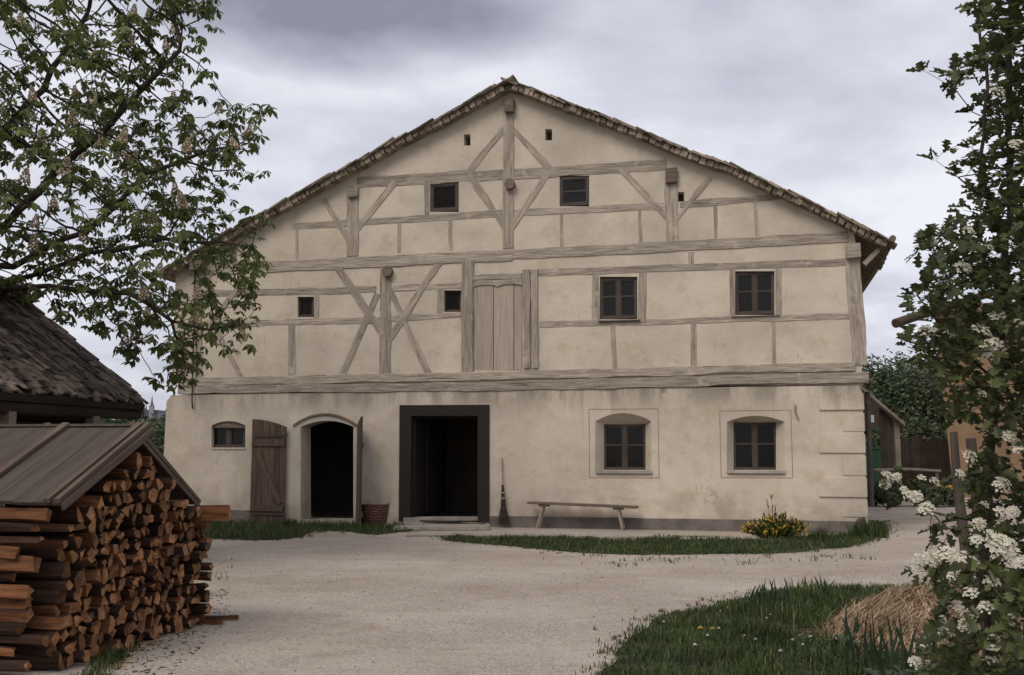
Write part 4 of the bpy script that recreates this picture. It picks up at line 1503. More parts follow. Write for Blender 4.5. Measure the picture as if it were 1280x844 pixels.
def chestnut():
    poly = [(-430, -280), (60, -260), (200, -120), (262, -30), (285, 14), (262, 60), (242, 95), (258, 118), (318, 115), (342, 128), (322, 150),
            (338, 200), (318, 228), (284, 236), (300, 258), (342, 262), (330, 300), (345, 330), (318, 352), (322, 400), (312, 432), (262, 442),
            (246, 478), (208, 486), (168, 458), (118, 425), (62, 392), (0, 372), (-120, 400), (-420, 300)]
    base = Vector((-9.6, 16.0, 0))
    t = thing('chestnut_tree', 'horse chestnut in bloom with spreading branches left of the farmhouse', 'tree', base)
    Z = 14.6

    def keep(x, y):
        nv = mnoise.noise(Vector((x / 75, y / 75, 2.0))) + 0.5 * mnoise.noise(Vector((x / 30, y / 30, 7.0)))
        k = 0.74 + 0.9 * nv
        if x > 200: k += 0.12
        return max(0.04, min(1, k))
    at_ = crown_points(poly, 5200, Z, 1.6, 2.9, 85, keep)
    # trunk and first limbs, rising from the lower left
    nodes = [tuple(base + Vector((0.05 * i * (i % 3 - 1) * 0.3, 0, 0.35 * i))) for i in range(9)]
    par = [-1] + list(range(8))

    def limb(start, pts):
        last = start
        p0 = Vector(nodes[start])
        for q in pts:
            q = Vector(q); k = max(1, int((q - p0).length / 0.33))
            for j in range(1, k + 1):
                nodes.append(tuple(p0.lerp(q, j / k) + Vector((NR.normal(0, 0.025), NR.normal(0, 0.025), NR.normal(0, 0.025)))))
                par.append(last); last = len(nodes) - 1
            p0 = q
    limb(6, [at(-60, 365, 15.2), at(60, 358, 14.4), at(160, 368, 14.0), at(215, 400, 13.9), at(262, 412, 13.8)])
    limb(8, [at(-120, 330, 15.6), at(0, 285, 14.9), at(75, 212, 14.6), at(150, 145, 14.4), at(225, 62, 14.2)])
    limb(8, [at(-140, 290, 15.8), at(-20, 190, 15.8), at(50, 110, 16.0), at(110, 20, 16.2)])
    limb(7, [at(-80, 345, 15.4), at(20, 330, 14.6), at(110, 290, 14.2), at(185, 215, 14.0), at(255, 190, 13.8)])
    limb(8, [at(-170, 240, 16.0), at(-150, 100, 16.0), at(-110, -60, 16.2)])
    limb(6, [at(20, 350, 15.0), at(120, 318, 14.5), at(200, 300, 14.2), at(262, 300, 14.0)])
    P, pr = colonize(nodes, par, [tuple(p) for p in at_], 0.145, 2.2, 0.19, 160)
    ch, r = skeleton(P, pr, 0.0058, 2.4, 0.2)
    mb = MB(); branch_mesh(mb, P - np.array(base), pr, ch, r, 8, 4, 0.03)
    mb.build('branches', M_TREEBARK, t, smooth=True, recalc=False)
    lv = MB(); cands = []
    for i in range(len(P)):
        if r[i] > 0.0155: continue
        p = Vector(P[i]) - base
        tip = not ch[i]
        d = Vector(P[i]) - Vector(P[pr[i]])
        if not tip and R.random() < 0.56: continue
        for k in range(R.choice((2, 3, 3)) if tip else 1):
            off = Vector((R.uniform(-1, 1), R.uniform(-1, 1), R.uniform(-0.7, 0.7))) * 0.13
            upv = Vector((R.uniform(-0.5, 0.5), R.uniform(-0.5, 0.5), 1)) + d.normalized() * 0.4
            q = p + off
            lv.add([p, p + Vector((0.004, 0, 0)), q], [(0, 1, 2)])
            leaf_palm(lv, q, upv, R.uniform(0.11, 0.19))
        if tip: cands.append(i)
    lv.build('leaves', M_LEAF_CH, t, recalc=False)
    print('chestnut nodes', len(P), 'tips', len(cands))
    R.shuffle(cands)
    vis = [i for i in cands if 0 < PCX + FPX * P[i][0] / P[i][1] < 350][:96]
    first = None
    for i in vis:
        p = Vector(P[i]) - base + Vector((0, 0, 0.04))
        if first is None:
            first = candle_mesh().build('blossom_candle', M_CANDLE, t, recalc=False); o = first
        else:
            o = first.copy(); COL.objects.link(o); o.parent = t
        o.location = p
        o.rotation_euler = (R.uniform(-0.3, 0.3), R.uniform(-0.3, 0.3), R.uniform(0, 6))
        s = R.uniform(0.75, 1.15); o.scale = (s, s, s)


chestnut()


# ------------------------------------------------------------------ hawthorn in the right foreground
def ht_leaf(mb, p, d, upv, L):
    d = d.normalized()
    s = d.cross(upv)
    if s.length < 1e-4: return
    s.normalize(); n = s.cross(d)
    w = L * 0.42
    prof = [(0.0, 0.03), (0.22, 0.06), (0.34, 0.72), (0.50, 0.30), (0.62, 0.95), (0.76, 0.42), (0.90, 0.55), (1.0, 0.0)]
    fold = R.uniform(0.15, 0.5)
    mid = [p + d * L * t - n * L * 0.10 * t * t for t in (0.0, 0.34, 0.62, 1.0)]
    for sg in (-1, 1):
        vs = [p + d * L * t + s * (sg * w * x) + n * (x * w * fold) - n * L * 0.10 * t * t for t, x in prof]
        vs += mid[1:3][::-1]
        mb.add(vs, [tuple(range(len(vs)))])


def blossom_cluster(name, parent, n=26, rad_=0.05):
    mb = MB()
    for i in range(n):
        a = i * 2.399; rr = rad_ * math.sqrt((i + 0.5) / n)
        c = Vector((math.cos(a) * rr, math.sin(a) * rr, 0.024 * (1 - (rr / rad_) ** 2) + R.uniform(-0.010, 0.010)))
        nrm = (Vector((math.cos(a) * rr * 11, math.sin(a) * rr * 11, 0.75)) + Vector((R.uniform(-.4, .4), R.uniform(-.4, .4), 0))).normalized()
        u = nrm.orthogonal().normalized(); v = nrm.cross(u)
        s = R.uniform(0.0066, 0.0088)
        a0 = R.uniform(0, 6)
        pts = [c]
        for k in range(10):
            q = a0 + k * math.pi / 5
            r_ = s * (1.0 if k % 2 == 0 else 0.62)
            pts.append(c + u * math.cos(q) * r_ + v * math.sin(q) * r_ + nrm * (0.003 if k % 2 == 0 else 0.0015))
        mb.add(pts, [(0, k, k % 10 + 1) for k in range(1, 11)], 0)
        c2 = c + nrm * 0.004; s2 = s * 0.24
        mb.add([c2 + u * s2, c2 + v * s2, c2 - u * s2, c2 - v * s2], [(0, 1, 2, 3)], 1)
        mb.add([c, c + u * 0.001, Vector((0, 0, -0.05))], [(0, 1, 2)], 2)
    return mb.build(name, [M_PETAL, M_STAMEN, M_LEAF_HT], parent, recalc=False)


def hawthorn():
    base = Vector((2.06, 3.75, 0))
    t = thing('hawthorn_bush', 'white flowering hawthorn bush close by in the right foreground', 'bush', base)
    Z = 3.6
    # outline of the bush from the yard; swells beyond the right edge of the view
    poly = [(1222, -60), (1216, 10), (1226, 40), (1210, 60), (1214, 80), (1190, 84), (1168, 92), (1196, 110), (1218, 112), (1216, 160), (1204, 185), (1210, 205), (1185, 204), (1176, 212),
            (1205, 225), (1220, 240), (1190, 262), (1168, 288), (1146, 305), (1140, 325), (1152, 345), (1140, 365), (1136, 385), (1165, 385), (1180, 395), (1155, 410), (1132, 420),
            (1130, 435), (1150, 450), (1170, 462), (1186, 478), (1182, 505), (1196, 520), (1206, 545), (1228, 560), (1200, 580), (1206, 600), (1190, 612),
            (1230, 625), (1235, 650), (1222, 668), (1196, 680), (1160, 690), (1140, 705), (1150, 728), (1178, 740), (1180, 765), (1158, 790),
            (1150, 825), (1165, 850), (1190, 900), (1210, 1000), (1330, 1090), (1700, 1050), (1780, 600), (1760, 100), (1650, -260), (1400, -320), (1240, -200)]

    def keep(x, y):
        nv = mnoise.noise(Vector((x / 45, y / 45, 12.0))) + 0.5 * mnoise.noise(Vector((x / 18, y / 18, 3.0)))
        k = 0.40 + 1.15 * nv
        if y < 340 and x > 1232: k += 0.6
        if y > 600 and x > 1215: k += 0.3
        if 285 < y < 440: k += 0.5
        if 400 < y < 520: k += 0.08
        if x > 1310: k *= 0.3
        return max(0.03, min(1, k))
    sub = crown_points([q for q in poly], 5200, Z, 1.4, 0.62, 361, keep)
    nodes, par = [], []

    def stem(pl):
        last = -1; p0 = None
        for q in pl:
            q = Vector(q)
            if p0 is None:
                nodes.append(tuple(q)); par.append(last); last = len(nodes) - 1
            else:
                k = max(1, int((q - p0).length / 0.07))
                for j in range(1, k + 1):
                    nodes.append(tuple(p0.lerp(q, j / k) + Vector((NR.normal(0, .004), NR.normal(0, .004), 0)))); par.append(last); last = len(nodes) - 1
            p0 = q
    stem([(1.98, 3.7, 0), at(1243, 840, 3.62), at(1230, 720, 3.6), at(1236, 600, 3.6), at(1252, 430, 3.6), at(1262, 250, 3.6), at(1262, 60, 3.6), at(1270, -120, 3.6)])
    stem([(2.12, 3.8, 0), at(1300, 800, 3.75), at(1330, 600, 3.8), at(1340, 300, 3.8), at(1350, 0, 3.8)])
    stem([(2.15, 3.7, 0), at(1390, 800, 3.7), at(1450, 500, 3.6), at(1470, 150, 3.6)])
    # long low shoot that reaches out to the left
    stem([at(1236, 655, 3.6), at(1200, 648, 3.55), at(1165, 640, 3.5), at(1135, 625, 3.45), at(1108, 606, 3.42)])
    stem([at(1165, 640, 3.5), at(1150, 620, 3.5), at(1130, 600, 3.5)])
    stem([at(1262, 160, 3.6), at(1215, 140, 3.5), at(1190, 112, 3.45), at(1160, 89, 3.42)])
    stem([at(1262, 260, 3.6), at(1220, 240, 3.5), at(1198, 222, 3.45), at(1172, 200, 3.42)])
    stem([at(1250, 470, 3.6), at(1215, 400, 3.5), at(1180, 340, 3.45), at(1160, 300, 3.42)])
    stem([at(1250, 480, 3.6), at(1205, 440, 3.55), at(1170, 400, 3.5), at(1148, 370, 3.45)])
    stem([at(1245, 520, 3.6), at(1200, 470, 3.5), at(1165, 445, 3.45), at(1138, 430, 3.42)])
    stem([at(1262, 330, 3.6), at(1240, 270, 3.55), at(1224, 200, 3.5), at(1236, 110, 3.45), at(1226, 50, 3.5), at(1219, 0, 3.5)])
    n0 = len(nodes)
    P, pr = colonize(nodes, par, [tuple(p) for p in sub], 0.036, 0.7, 0.045, 200)
    ch, r = skeleton(P, pr, 0.0010, 2.25, 0.032)
    mb = MB(); branch_mesh(mb, P - np.array(base), pr, ch, r, 6, 3, 0.004)
    mb.build('branches', M_TREEBARK, t, smooth=True, recalc=False)
    lv = MB()
    cnt = 0
    for i in range(len(P)):
        if r[i] > 0.005 and not (i < n0 and r[i] < 0.012 and PCX + FPX * P[i][0] / P[i][1] < 1236): continue
        p = Vector(P[i]) - base
        d = Vector(P[i]) - Vector(P[pr[i]]) if pr[i] >= 0 else Vector((0, 0, 1))
        x = PCX + FPX * P[i][0] / P[i][1]
        if x > 1330 and R.random() < 0.55: continue
        m = R.choice((2, 2, 3)) if ch[i] else 4
        if i < n0: m = 5
        for k in range(m):
            dd = d.normalized() + Vector((R.uniform(-1, 1), R.uniform(-1, 1), R.uniform(-0.8, 0.9))) * 0.9
            upv = Vector((R.uniform(-0.6, 0.6), R.uniform(-0.9, 0.3), 1))
            ht_leaf(lv, p + Vector((R.uniform(-.012, .012),) * 3), dd, upv, R.uniform(0.034, 0.066)); cnt += 1
    # leaves and sprays of the low shoot and the two thin shoots against the sky
    print('hawthorn nodes', len(P), 'leaves', cnt)
    lv.build('leaves', M_LEAF_HT, t, recalc=False)
    spots = [(1203, 337, 1.1), (1165, 302, .6), (1160, 416, 1.0), (1180, 420, .7), (1240, 436, 1.2), (1226, 416, 1.0), (1268, 408, 1.1), (1192, 422, .6), (1246, 395, .8),
             (1211, 572, 1.0), (1252, 606, .9), (1256, 547, .8), (1200, 592, .6), (1168, 603, .7), (1152, 598, .5), (1108, 597, .9), (1121, 596, .5), (1106, 606, .6), (1135, 619, .8),
             (1130, 612, .5), (1145, 621, .8), (1158, 636, .9), (1253, 684, 1.4), (1238, 672, .9), (1221, 676, .9), (1211, 700, 1.3), (1184, 692, 1.0), (1166, 697, 1.0), (1150, 700, .8),
             (1145, 712, .5), (1240, 728, 1.1), (1214, 742, 1.0), (1196, 758, .8), (1232, 760, .9), (1212, 770, .9), (1207, 782, .8), (1182, 792, 1.0), (1178, 775, .6), (1160, 805, .8),
             (1144, 828, .8), (1163, 830, .5), (1243, 804, .9), (1238, 828, .9), (1262, 775, .8), (1272, 795, .6), (1266, 640, .7), (1247, 117, .8), (1272, 182, .7), (1209, 290, .8), (1235, 310, .6),
             (1262, 545, .7), (1275, 560, .7), (1228, 493, .5), (1264, 470, .5), (1250, 640, .8), (1276, 705, .8), (1230, 632, .6), (1190, 720, .6), (1224, 655, .7)]
    for i in range(30): spots.append((R.uniform(1290, 1640), R.uniform(60, 850), R.uniform(.7, 1.2)))
    protos = []
    PA = P
    for k, (x, y, s) in enumerate(spots):
        Zk = 3.6 - min(0.5, 0.12 + (x - 1100) / 600)
        p = at(x, y, Zk if x < 1290 else Zk + R.uniform(-0.2, 0.5)) - base
        if k < 6:
            o = blossom_cluster('blossom_cluster', t, 38 + k * 3, 0.029 + 0.002 * k); protos.append(o)
        else:
            o = protos[k % 6].copy(); COL.objects.link(o); o.parent = t
        o.location = p
        o.rotation_euler = (R.uniform(0.35, 1.25), R.uniform(-0.5, 0.5), R.uniform(-0.6, 0.6))
        s *= 0.74 if y > 480 else 0.8
        o.scale = (s * R.uniform(1.0, 1.25), s, s)
    return base


hawthorn()


# two stakes and the low straw mulch behind the hawthorn
def stake(name, pts, r0, label):
    b = Vector((pts[0][0], pts[0][1], 0))
    mb = MB(); mb.tube([Vector(p) - b for p in pts], r0, 9, jit=0.06)
    o = mb.build(name, M_RAILD); o.location = b
    return tag(o, label, 'stake')


M_RAILD = mat('grey_stake_wood', (0.085, 0.064, 0.054), 0.9, 0.35, 3, 7, bump=0.7, bscale=7, stretch=(10, 10, 1))
g = at(1214, 845, 6.1); 
stake('wooden_stake', [(at(1216, 800, 6.1).x, 6.1, 0), at(1206, 680, 6.1), at(1196, 600, 6.1), at(1192, 540, 6.1)], [0.034, 0.032, 0.027, 0.022], 'thin leaning wooden stake beside the hawthorn, the left one')
stake('wooden_stake', [(at(1240, 800, 6.4).x, 6.4, 0), at(1226, 680, 6.4), at(1219, 600, 6.4), at(1213, 548, 6.4)], [0.044, 0.04, 0.036, 0.03], 'thicker wooden stake deeper among the hawthorn leaves')

# ------------------------------------------------------------------ straw heap, sword leaves and small flowers on the grass island
def straw_heap():
    c = ground_at(1200, 806)
    t = thing('straw_heap', 'low heap of loose dry straw on the grass by the hawthorn', 'straw heap', (c.x, c.y + 0.25, 0))
    a, b, h = 1.0, 1.08, 0.38
    seg, rings = 40, 14

    def hgt(x, y):
        q = (x / a) ** 2 + (y / b) ** 2
        if q >= 1: return 0
        return h * (1 - q) ** 0.9 * (1 + 0.42 * mnoise.noise(Vector((x * 2.6, y * 2.6, 5))) + 0.07 * mnoise.noise(Vector((x * 9, y * 9, 2))))
    mb = MB(); vs = [(0, 0, hgt(0, 0))]; fs = []
    for i in range(1, rings + 1):
        for k in range(seg):
            an = 2 * math.pi * k / seg
            q = i / rings
            x, y = a * q * math.cos(an), b * q * math.sin(an)
            vs.append((x, y, hgt(x, y)))
    for k in range(seg): fs.append((0, 1 + k, 1 + (k + 1) % seg))
    for i in range(rings - 1):
        for k in range(seg):
            k2 = (k + 1) % seg
            fs.append((1 + i * seg + k, 1 + (i + 1) * seg + k, 1 + (i + 1) * seg + k2, 1 + i * seg + k2))
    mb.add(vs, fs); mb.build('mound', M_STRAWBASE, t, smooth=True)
    st = MB()
    for i in range(6800):
        q = R.uniform(0, 1) ** 0.5 * (1.06 if R.random() < 0.9 else 1.3); an = R.uniform(0, 6.28)
        x, y = a * q * math.cos(an), b * q * math.sin(an)
        z = hgt(x, y)
        L = R.uniform(0.07, 0.24)
        da = R.gauss(0.0, 0.9) + (0 if R.random() < 0.7 else 1.5)
        d = Vector((math.cos(da), math.sin(da), 0))
        p1 = Vector((x, y, z + R.uniform(0.002, 0.022)))
        p2 = p1 + d * L; p2.z = hgt(p2.x, p2.y) + (R.uniform(0.0, 0.04) if R.random() < 0.85 else R.uniform(0.03, 0.11))
        p0 = p1 - d * L * 0.7; p0.z = hgt(p0.x, p0.y) + R.uniform(0.0, 0.03)
        w = R.uniform(0.0018, 0.0038)
        s = Vector((-d.y, d.x, 0)) * w; u = Vector((0, 0, w * 1.4))
        st.add([p0 - s, p0 + s, p1 + s + u, p1 - s + u, p2 + s * 0.8, p2 - s * 0.8, p1 - u],
               [(0, 1, 2, 3), (3, 2, 4, 5), (1, 0, 6), (4, 6, 5)])
    tag(st.build('straws', M_STRAW, t, recalc=False), kind='stuff')


straw_heap()


def sword_clump(px, py, n, h0, h1, spread, label):
    g = ground_at(px, py)
    mb = MB()
    for i in range(n):
        a = R.uniform(0, 6.28); r = R.uniform(0, 1) ** 0.5 * spread
        x, y = math.cos(a) * r, math.sin(a) * r * 0.5
        h = R.uniform(h0, h1); w = R.uniform(0.008, 0.014)
        an = R.uniform(-0.9, 0.9); lean = R.uniform(-0.4, 0.45)
        dx, dy = math.cos(an), math.sin(an)
        vs = []
        for t in (0, 0.35, 0.7, 0.9):
            ww = w * (1.0, 1.1, 0.8, 0.4)[(0, 0.35, 0.7, 0.9).index(t)]
            cx = x + dx * lean * h * t * t; cy = y + dy * lean * h * t * t - 0.1 * h * t * t
            vs += [(cx - dx * ww, cy - dy * ww, h * t * (1 - 0.12 * abs(lean))), (cx + dx * ww, cy + dy * ww, h * t * (1 - 0.12 * abs(lean)))]
        vs.append((x + dx * lean * h, y + dy * lean * h - 0.1 * h, h * (1 - 0.2 * abs(lean))))
        mb.add(vs, [(0, 1, 3, 2), (2, 3, 5, 4), (4, 5, 7, 6), (6, 7, 8)])
    o = mb.build('iris_clump', M_SWORD, recalc=False); o.location = g
    return tag(o, label, 'plant')


sword_clump(1100, 838, 34, 0.22, 0.46, 0.30, 'clump of upright sword-shaped leaves in front of the straw heap')
sword_clump(1072, 806, 12, 0.2, 0.42, 0.10, 'few sword leaves at the left edge of the straw heap')
sword_clump(968, 758, 26, 0.14, 0.34, 0.26, 'loose dark seeding grass tuft on the back edge of the grass island, the bigger one')
sword_clump(1030, 748, 7, 0.14, 0.30, 0.08, 'few thin seeding stalks on the back edge of the grass island near the straw')


def broadleaf(px, py, n, s, label):
    g = ground_at(px, py); mb = MB()
    for i in range(n):
        a = R.uniform(0, 6.28); L = R.uniform(0.6, 1.1) * s; rise = R.uniform(0.15, 0.8)
        d = Vector((math.cos(a), math.sin(a), rise)).normalized(); sd_ = Vector((-math.sin(a), math.cos(a), 0))
        w = L * 0.16
        p = Vector((math.cos(a) * 0.04, math.sin(a) * 0.04, 0.02))
        m1 = p + d * L * 0.55; tip = p + d * L + Vector((0, 0, -L * 0.25))
        mb.add([p, m1 + sd_ * w + Vector((0, 0, .01)), tip, m1 - sd_ * w + Vector((0, 0, .01)), m1], [(0, 4, 1), (0, 3, 4), (4, 2, 1), (3, 2, 4)])
    o = mb.build('broadleaf_weed', M_SWORD, recalc=False); o.location = g
    return tag(o, label, 'plant', None)


for px, py, n, s, lb in ((1052, 812, 14, 0.24, 'broad-leaved weed left of the straw heap'), (1105, 856, 16, 0.22, 'big broad-leaved weed rosette below the sword leaves'),
                         (1022, 828, 14, 0.2, 'broad-leaved weed in the middle of the grass island'), (1140, 850, 9, 0.18, 'broad-leaved weed right of the sword leaves, at the bottom edge')):
    broadleaf(px, py, n, s, lb)


def small_flower(name, px, py, h, s, m, label, cat, group):
    g = ground_at(px, py)
    t = thing(name, label, cat, g, 0, group)
    mb = MB(); mb.tube([(0, 0, 0), (0.01, 0, h * 0.6), (0.005, -0.005, h)], 0.0025, 5); mb.build('stem', M_GRASS, t)
    mb = MB()
    for k in range(14):
        a = 2 * math.pi * k / 14
        for q, zz in ((1.0, 0.0), (0.6, 0.006)):
            d = Vector((math.cos(a + q), math.sin(a + q), 0.25 if q == 1 else 0.7)); sd_ = Vector((-d.y, d.x, 0)) * s * 0.22
            c = Vector((0.005, -0.005, h + zz))
            mb.add([c, c + d * s * q * 0.7 + sd_, c + d * s * q, c + d * s * q * 0.7 - sd_], [(0, 1, 2, 3)])
    mb.build('flower_head', m, t, recalc=False)


small_flower('dandelion', 875, 806, 0.13, 0.030, M_YELLOW, 'yellow dandelion in the short grass, the left one of a pair', 'flower', 'dandelions')
small_flower('dandelion', 890, 805, 0.12, 0.024, M_YELLOW, 'yellow dandelion in the short grass, the smaller right one of a pair', 'flower', 'dandelions')
for i, (px, py) in enumerate([(829, 788), (900, 776), (908, 768), (898, 797), (884, 810), (944, 815), (958, 782), (962, 779), (1003, 820), (990, 812), (930, 806), (1013, 806), (975, 828), (868, 822)]):
    small_flower('daisy', px, py, R.uniform(0.06, 0.1), R.uniform(0.011, 0.02), M_PETAL, 'small white daisy scattered in the front grass island', 'flower', 'daisies in the front grass')

# ------------------------------------------------------------------ log store with shingle roof at the left edge
SH = Vector((-5.55, 15.7, 0)); SRZ = -math.atan2(0.184, 0.983)
shed = thing('log_shed', 'old dark log shed with weathered shingle roof at the left edge', 'shed', SH, SRZ)
EZ, RZ, HWID, LEN = 2.38, 3.90, 2.0, 9.0
mb = MB()
for i in range(11):
    z0 = 0.2 * i
    mb.tube([(-0.62 + R.uniform(-.02, .02), -LEN + 0.3, z0 + 0.1), (-0.62, -0.45, z0 + 0.1)], 0.115, 8, jit=0.03)
    mb.tube([(-3.5, -0.62, z0 + 0.1), (-0.45, -0.62 + R.uniform(-.02, .02), z0 + 0.1)], 0.115, 8, jit=0.03)
mb.span(-3.5, -3.35, -LEN + 0.3, -0.5, 0, 2.3)
mb.span(-3.5, -0.5, -LEN + 0.2, -LEN + 0.3, 0, 2.3)
mb.build('log_wall', M_LOGWALL, shed)
mb = MB(); mb.prism([(-3.35, 2.3), (-0.65, 2.3), (-2.0, 3.5)], -0.75, -0.6); mb.build('gable_boards', M_LOGWALL, shed)
mb = MB()
slope = math.atan2(RZ - EZ, HWID)
mb.prism([(0.05, EZ - 0.10), (-2.0, RZ - 0.06), (-4.05, EZ - 0.10), (-4.0, EZ - 0.18), (-2.0, RZ - 0.14), (0.0, EZ - 0.18)], -LEN, -0.04)
sr = mb.build('roof', M_LOGWALL, shed)
shg = MB()
SL = math.hypot(HWID, RZ - EZ)
for side in (0, 1):
    s = -0.03; row = 0
    while s < SL:
        y = -LEN + R.uniform(0, 0.1)
        while y < 0.0:
            w = R.uniform(0.06, 0.14)
            if y + w > 0.03: w = max(0.05, 0.03 - y)
            L = R.uniform(0.36, 0.46)
            lift = R.uniform(-0.012, 0.028) + (R.uniform(0.01, 0.05) if R.random() < 0.18 else 0)
            q = s + L / 2 - R.uniform(0, 0.075)
            x = -q * math.cos(slope); z = EZ + q * math.sin(slope) - 0.04 + lift
            tl = slope - 0.05 + R.uniform(-0.02, 0.02)
            if side == 0:
                rm = Matrix.Rotation(tl, 3, 'Y') @ Matrix.Rotation(R.uniform(-.03, .03), 3, 'X') @ Matrix.Rotation(R.uniform(-.03, .03), 3, 'Z')
                shg.box((x, y + w / 2, z), (L, w - 0.002, R.uniform(0.020, 0.036)), rm, 0, 0.006)
            elif R.random() < 0.5:
                rm = Matrix.Rotation(-tl, 3, 'Y')
                shg.box((-4.0 - x, y + w / 2, z), (L, w * 1.9, 0.02), rm, 0, 0.004)
            y += w
        s += 0.115; row += 1
for k in range(60):
    shg.box((-2.0, -LEN + 0.15 * k + 0.08, RZ + 0.0), (0.34, 0.14, 0.025), Matrix.Rotation(R.uniform(-.1, .1), 3, 'Y'), 0, 0.01)
shg.build('shingles', M_SHINGLE, sr, recalc=False)
mb = MB()
for sg in (0, 1):
    xa = 0.02 if sg == 0 else -4.02
    mb.prism([(xa, EZ - 0.12), (-2.0, RZ - 0.09), (-2.0, RZ - 0.24), (xa, EZ - 0.27)], -0.036, 0.0)
mb.build('barge_board', M_TIMBER_D, sr)
mb = MB(); mb.tube([(-0.12, -LEN, EZ - 0.26), (-0.12, 0.0, EZ - 0.24)], 0.09, 9, jit=0.03)
mb.build('wall_plate', M_LOGWALL, shed)
for y in (-1.2, -3.0, -4.7):
    mb = MB(); mb.span(-0.2, -0.06, y, y + 0.14, 0, EZ - 0.3, jit=0.008); mb.build('post', M_TIMBER_D, shed)
mb = MB(); mb.span(-0.24, -0.16, -4.6, -1.0, 1.72, 1.86, jit=0.01); mb.build('rail', M_BATTEN, shed)

# ------------------------------------------------------------------ the roofed firewood stack
WP = Vector((-3.09, 8.75, 0)); WRZ = SRZ
wood = thing('woodpile_roof', 'low board roof with light battens over the firewood stack', 'board roof', WP, WRZ)
WR, WE1, WE2, WW = 1.78, 1.22, 1.10, 1.18
for sg, ze in ((-1, WE1), (1, WE2)):
    an = math.atan2(WR - ze, WW); ln = math.hypot(WW, WR - ze)
    rm = Matrix.Rotation(an * (1 if sg < 0 else -1), 3, 'X')
    nx = Matrix.Rotation(an * (1 if sg < 0 else -1), 3, 'X') @ Vector((0, 0, 1))
    cy, cz = sg * WW / 2, (WR + ze) / 2
    x = 0.06 if sg < 0 else -0.10
    k = 0
    while x > -3.0:
        w = R.uniform(0.17, 0.24)
        mb = MB(); mb.box((0, 0, 0), (w - 0.002, ln + R.uniform(-0.01, 0.02), 0.024), None, 0, 0.002)
        o = mb.build('roof_board', M_ROOFBOARD, wood); o.location = Vector((x - w / 2, cy, cz)) + nx * R.uniform(0, 0.003)
        o.rotation_euler = (an * (1 if sg < 0 else -1), 0, 0)
        x -= w; k += 1
    bats = [(0.045, 0.045), (-0.035, 0.05), (-0.72, 0.06), (-1.42, 0.06), (-2.1, 0.06)] if sg < 0 else [(-0.11, 0.05), (-0.9, 0.06), (-1.7, 0.06)]
    for bx, bw in bats:
        mb = MB(); mb.box((0, 0, 0), (bw, ln + 0.05, 0.032), None, 0, 0.004)
        o = mb.build('batten', M_BATTEN, wood); o.location = Vector((bx, cy, cz)) + nx * 0.034
        o.rotation_euler = (an * (1 if sg < 0 else -1), 0, 0)
    mb = MB(); mb.box((0, 0, 0), (0.022, ln + 0.03, 0.06 if sg < 0 else 0.036), None, 0, 0.003)
    o = mb.build('barge_board', M_BATTEN, wood); o.location = Vector((0.074 if sg < 0 else -0.086, cy, cz)) - nx * 0.02
    o.rotation_euler = (an * (1 if sg < 0 else -1), 0, 0)
mb = MB(); mb.span(-3.0, -0.05, -0.05, 0.05, WR - 0.14, WR - 0.05); mb.build('ridge_pole', M_TIMBER_D, wood)
mb = MB(); mb.box((-1.5, 0.035, WR + 0.012), (3.0, 0.10, 0.022), Matrix.Rotation(-0.45, 3, 'X')); mb.build('ridge_board', M_ROOFBOARD, wood)
for x in (-0.95, -2.8):
    for y, z in ((-0.98, WE1), (0.98, WE2), (0, WR - 0.15)):
        mb = MB(); mb.span(x - 0.04, x + 0.04, y - 0.04, y + 0.04, 0, z); mb.build('post', M_TIMBER_D, wood)


# firewood: every billet is a thing
def billet_mesh(kind, rr, L):
    n = 10
    if kind == 'round':
        sec = [(rr * math.cos(2 * math.pi * k / n) * R.uniform(0.86, 1.1), rr * math.sin(2 * math.pi * k / n) * R.uniform(0.86, 1.1)) for k in range(n)]
        side = [1] * n
    elif kind == 'half':
        sec = [(rr * 1.15 * math.cos(math.pi * k / 6) * R.uniform(.94, 1.06), rr * 1.15 * math.sin(math.pi * k / 6) - rr * 0.45) for k in range(7)]
        side = [1] * 6 + [2]
    elif kind == 'wedge':
        sec = [(0, -rr * 0.9)] + [(rr * 1.5 * math.sin(-0.62 + 1.24 * k / 4), -rr * 0.9 + rr * 1.7 * math.cos(-0.62 + 1.24 * k / 4) * R.uniform(.95, 1.05)) for k in range(5)]
        side = [2] + [1] * 4 + [2]
    else:
        sec = [(-rr, -rr * .7), (rr * R.uniform(.8, 1.1), -rr * .75), (rr * .95, rr * R.uniform(.4, .8)), (-rr * R.uniform(.7, 1), rr * .8)]
        side = [2, 2, 1, 2]
    m = len(sec)
    me = MB()
    b1, b2 = R.uniform(-0.012, 0.012), R.uniform(-0.012, 0.012)
    rings = [0, 0.35, 0.7, 1.0]
    vs = []
    for t in rings:
        bx = math.sin(t * math.pi)
        sc_ = 1 + 0.05 * math.sin(t * 5 + b1 * 100)
        for y, z in sec:
            e = R.uniform(-0.02, 0.02) if t in (0, 1.0) else 0
            vs.append((-L * t + e, (y + R.gauss(0, 0.004)) * sc_ + b1 * bx, (z + R.gauss(0, 0.004)) * sc_ + b2 * bx))
    fs, ms = [], []
    for i in range(len(rings) - 1):
        for k in range(m):
            k2 = (k + 1) % m
            fs.append((i * m + k, i * m + k2, (i + 1) * m + k2, (i + 1) * m + k)); ms.append(side[k])
    fs.append(tuple(range(m))); ms.append(0)
    fs.append(tuple((len(rings) - 1) * m + k for k in range(m))); ms.append(0)
    me.v, me.f, me.m = vs, fs, ms
    o = me.build('firewood_log', [M_CUT, M_BARK, M_SPLIT])
    return o


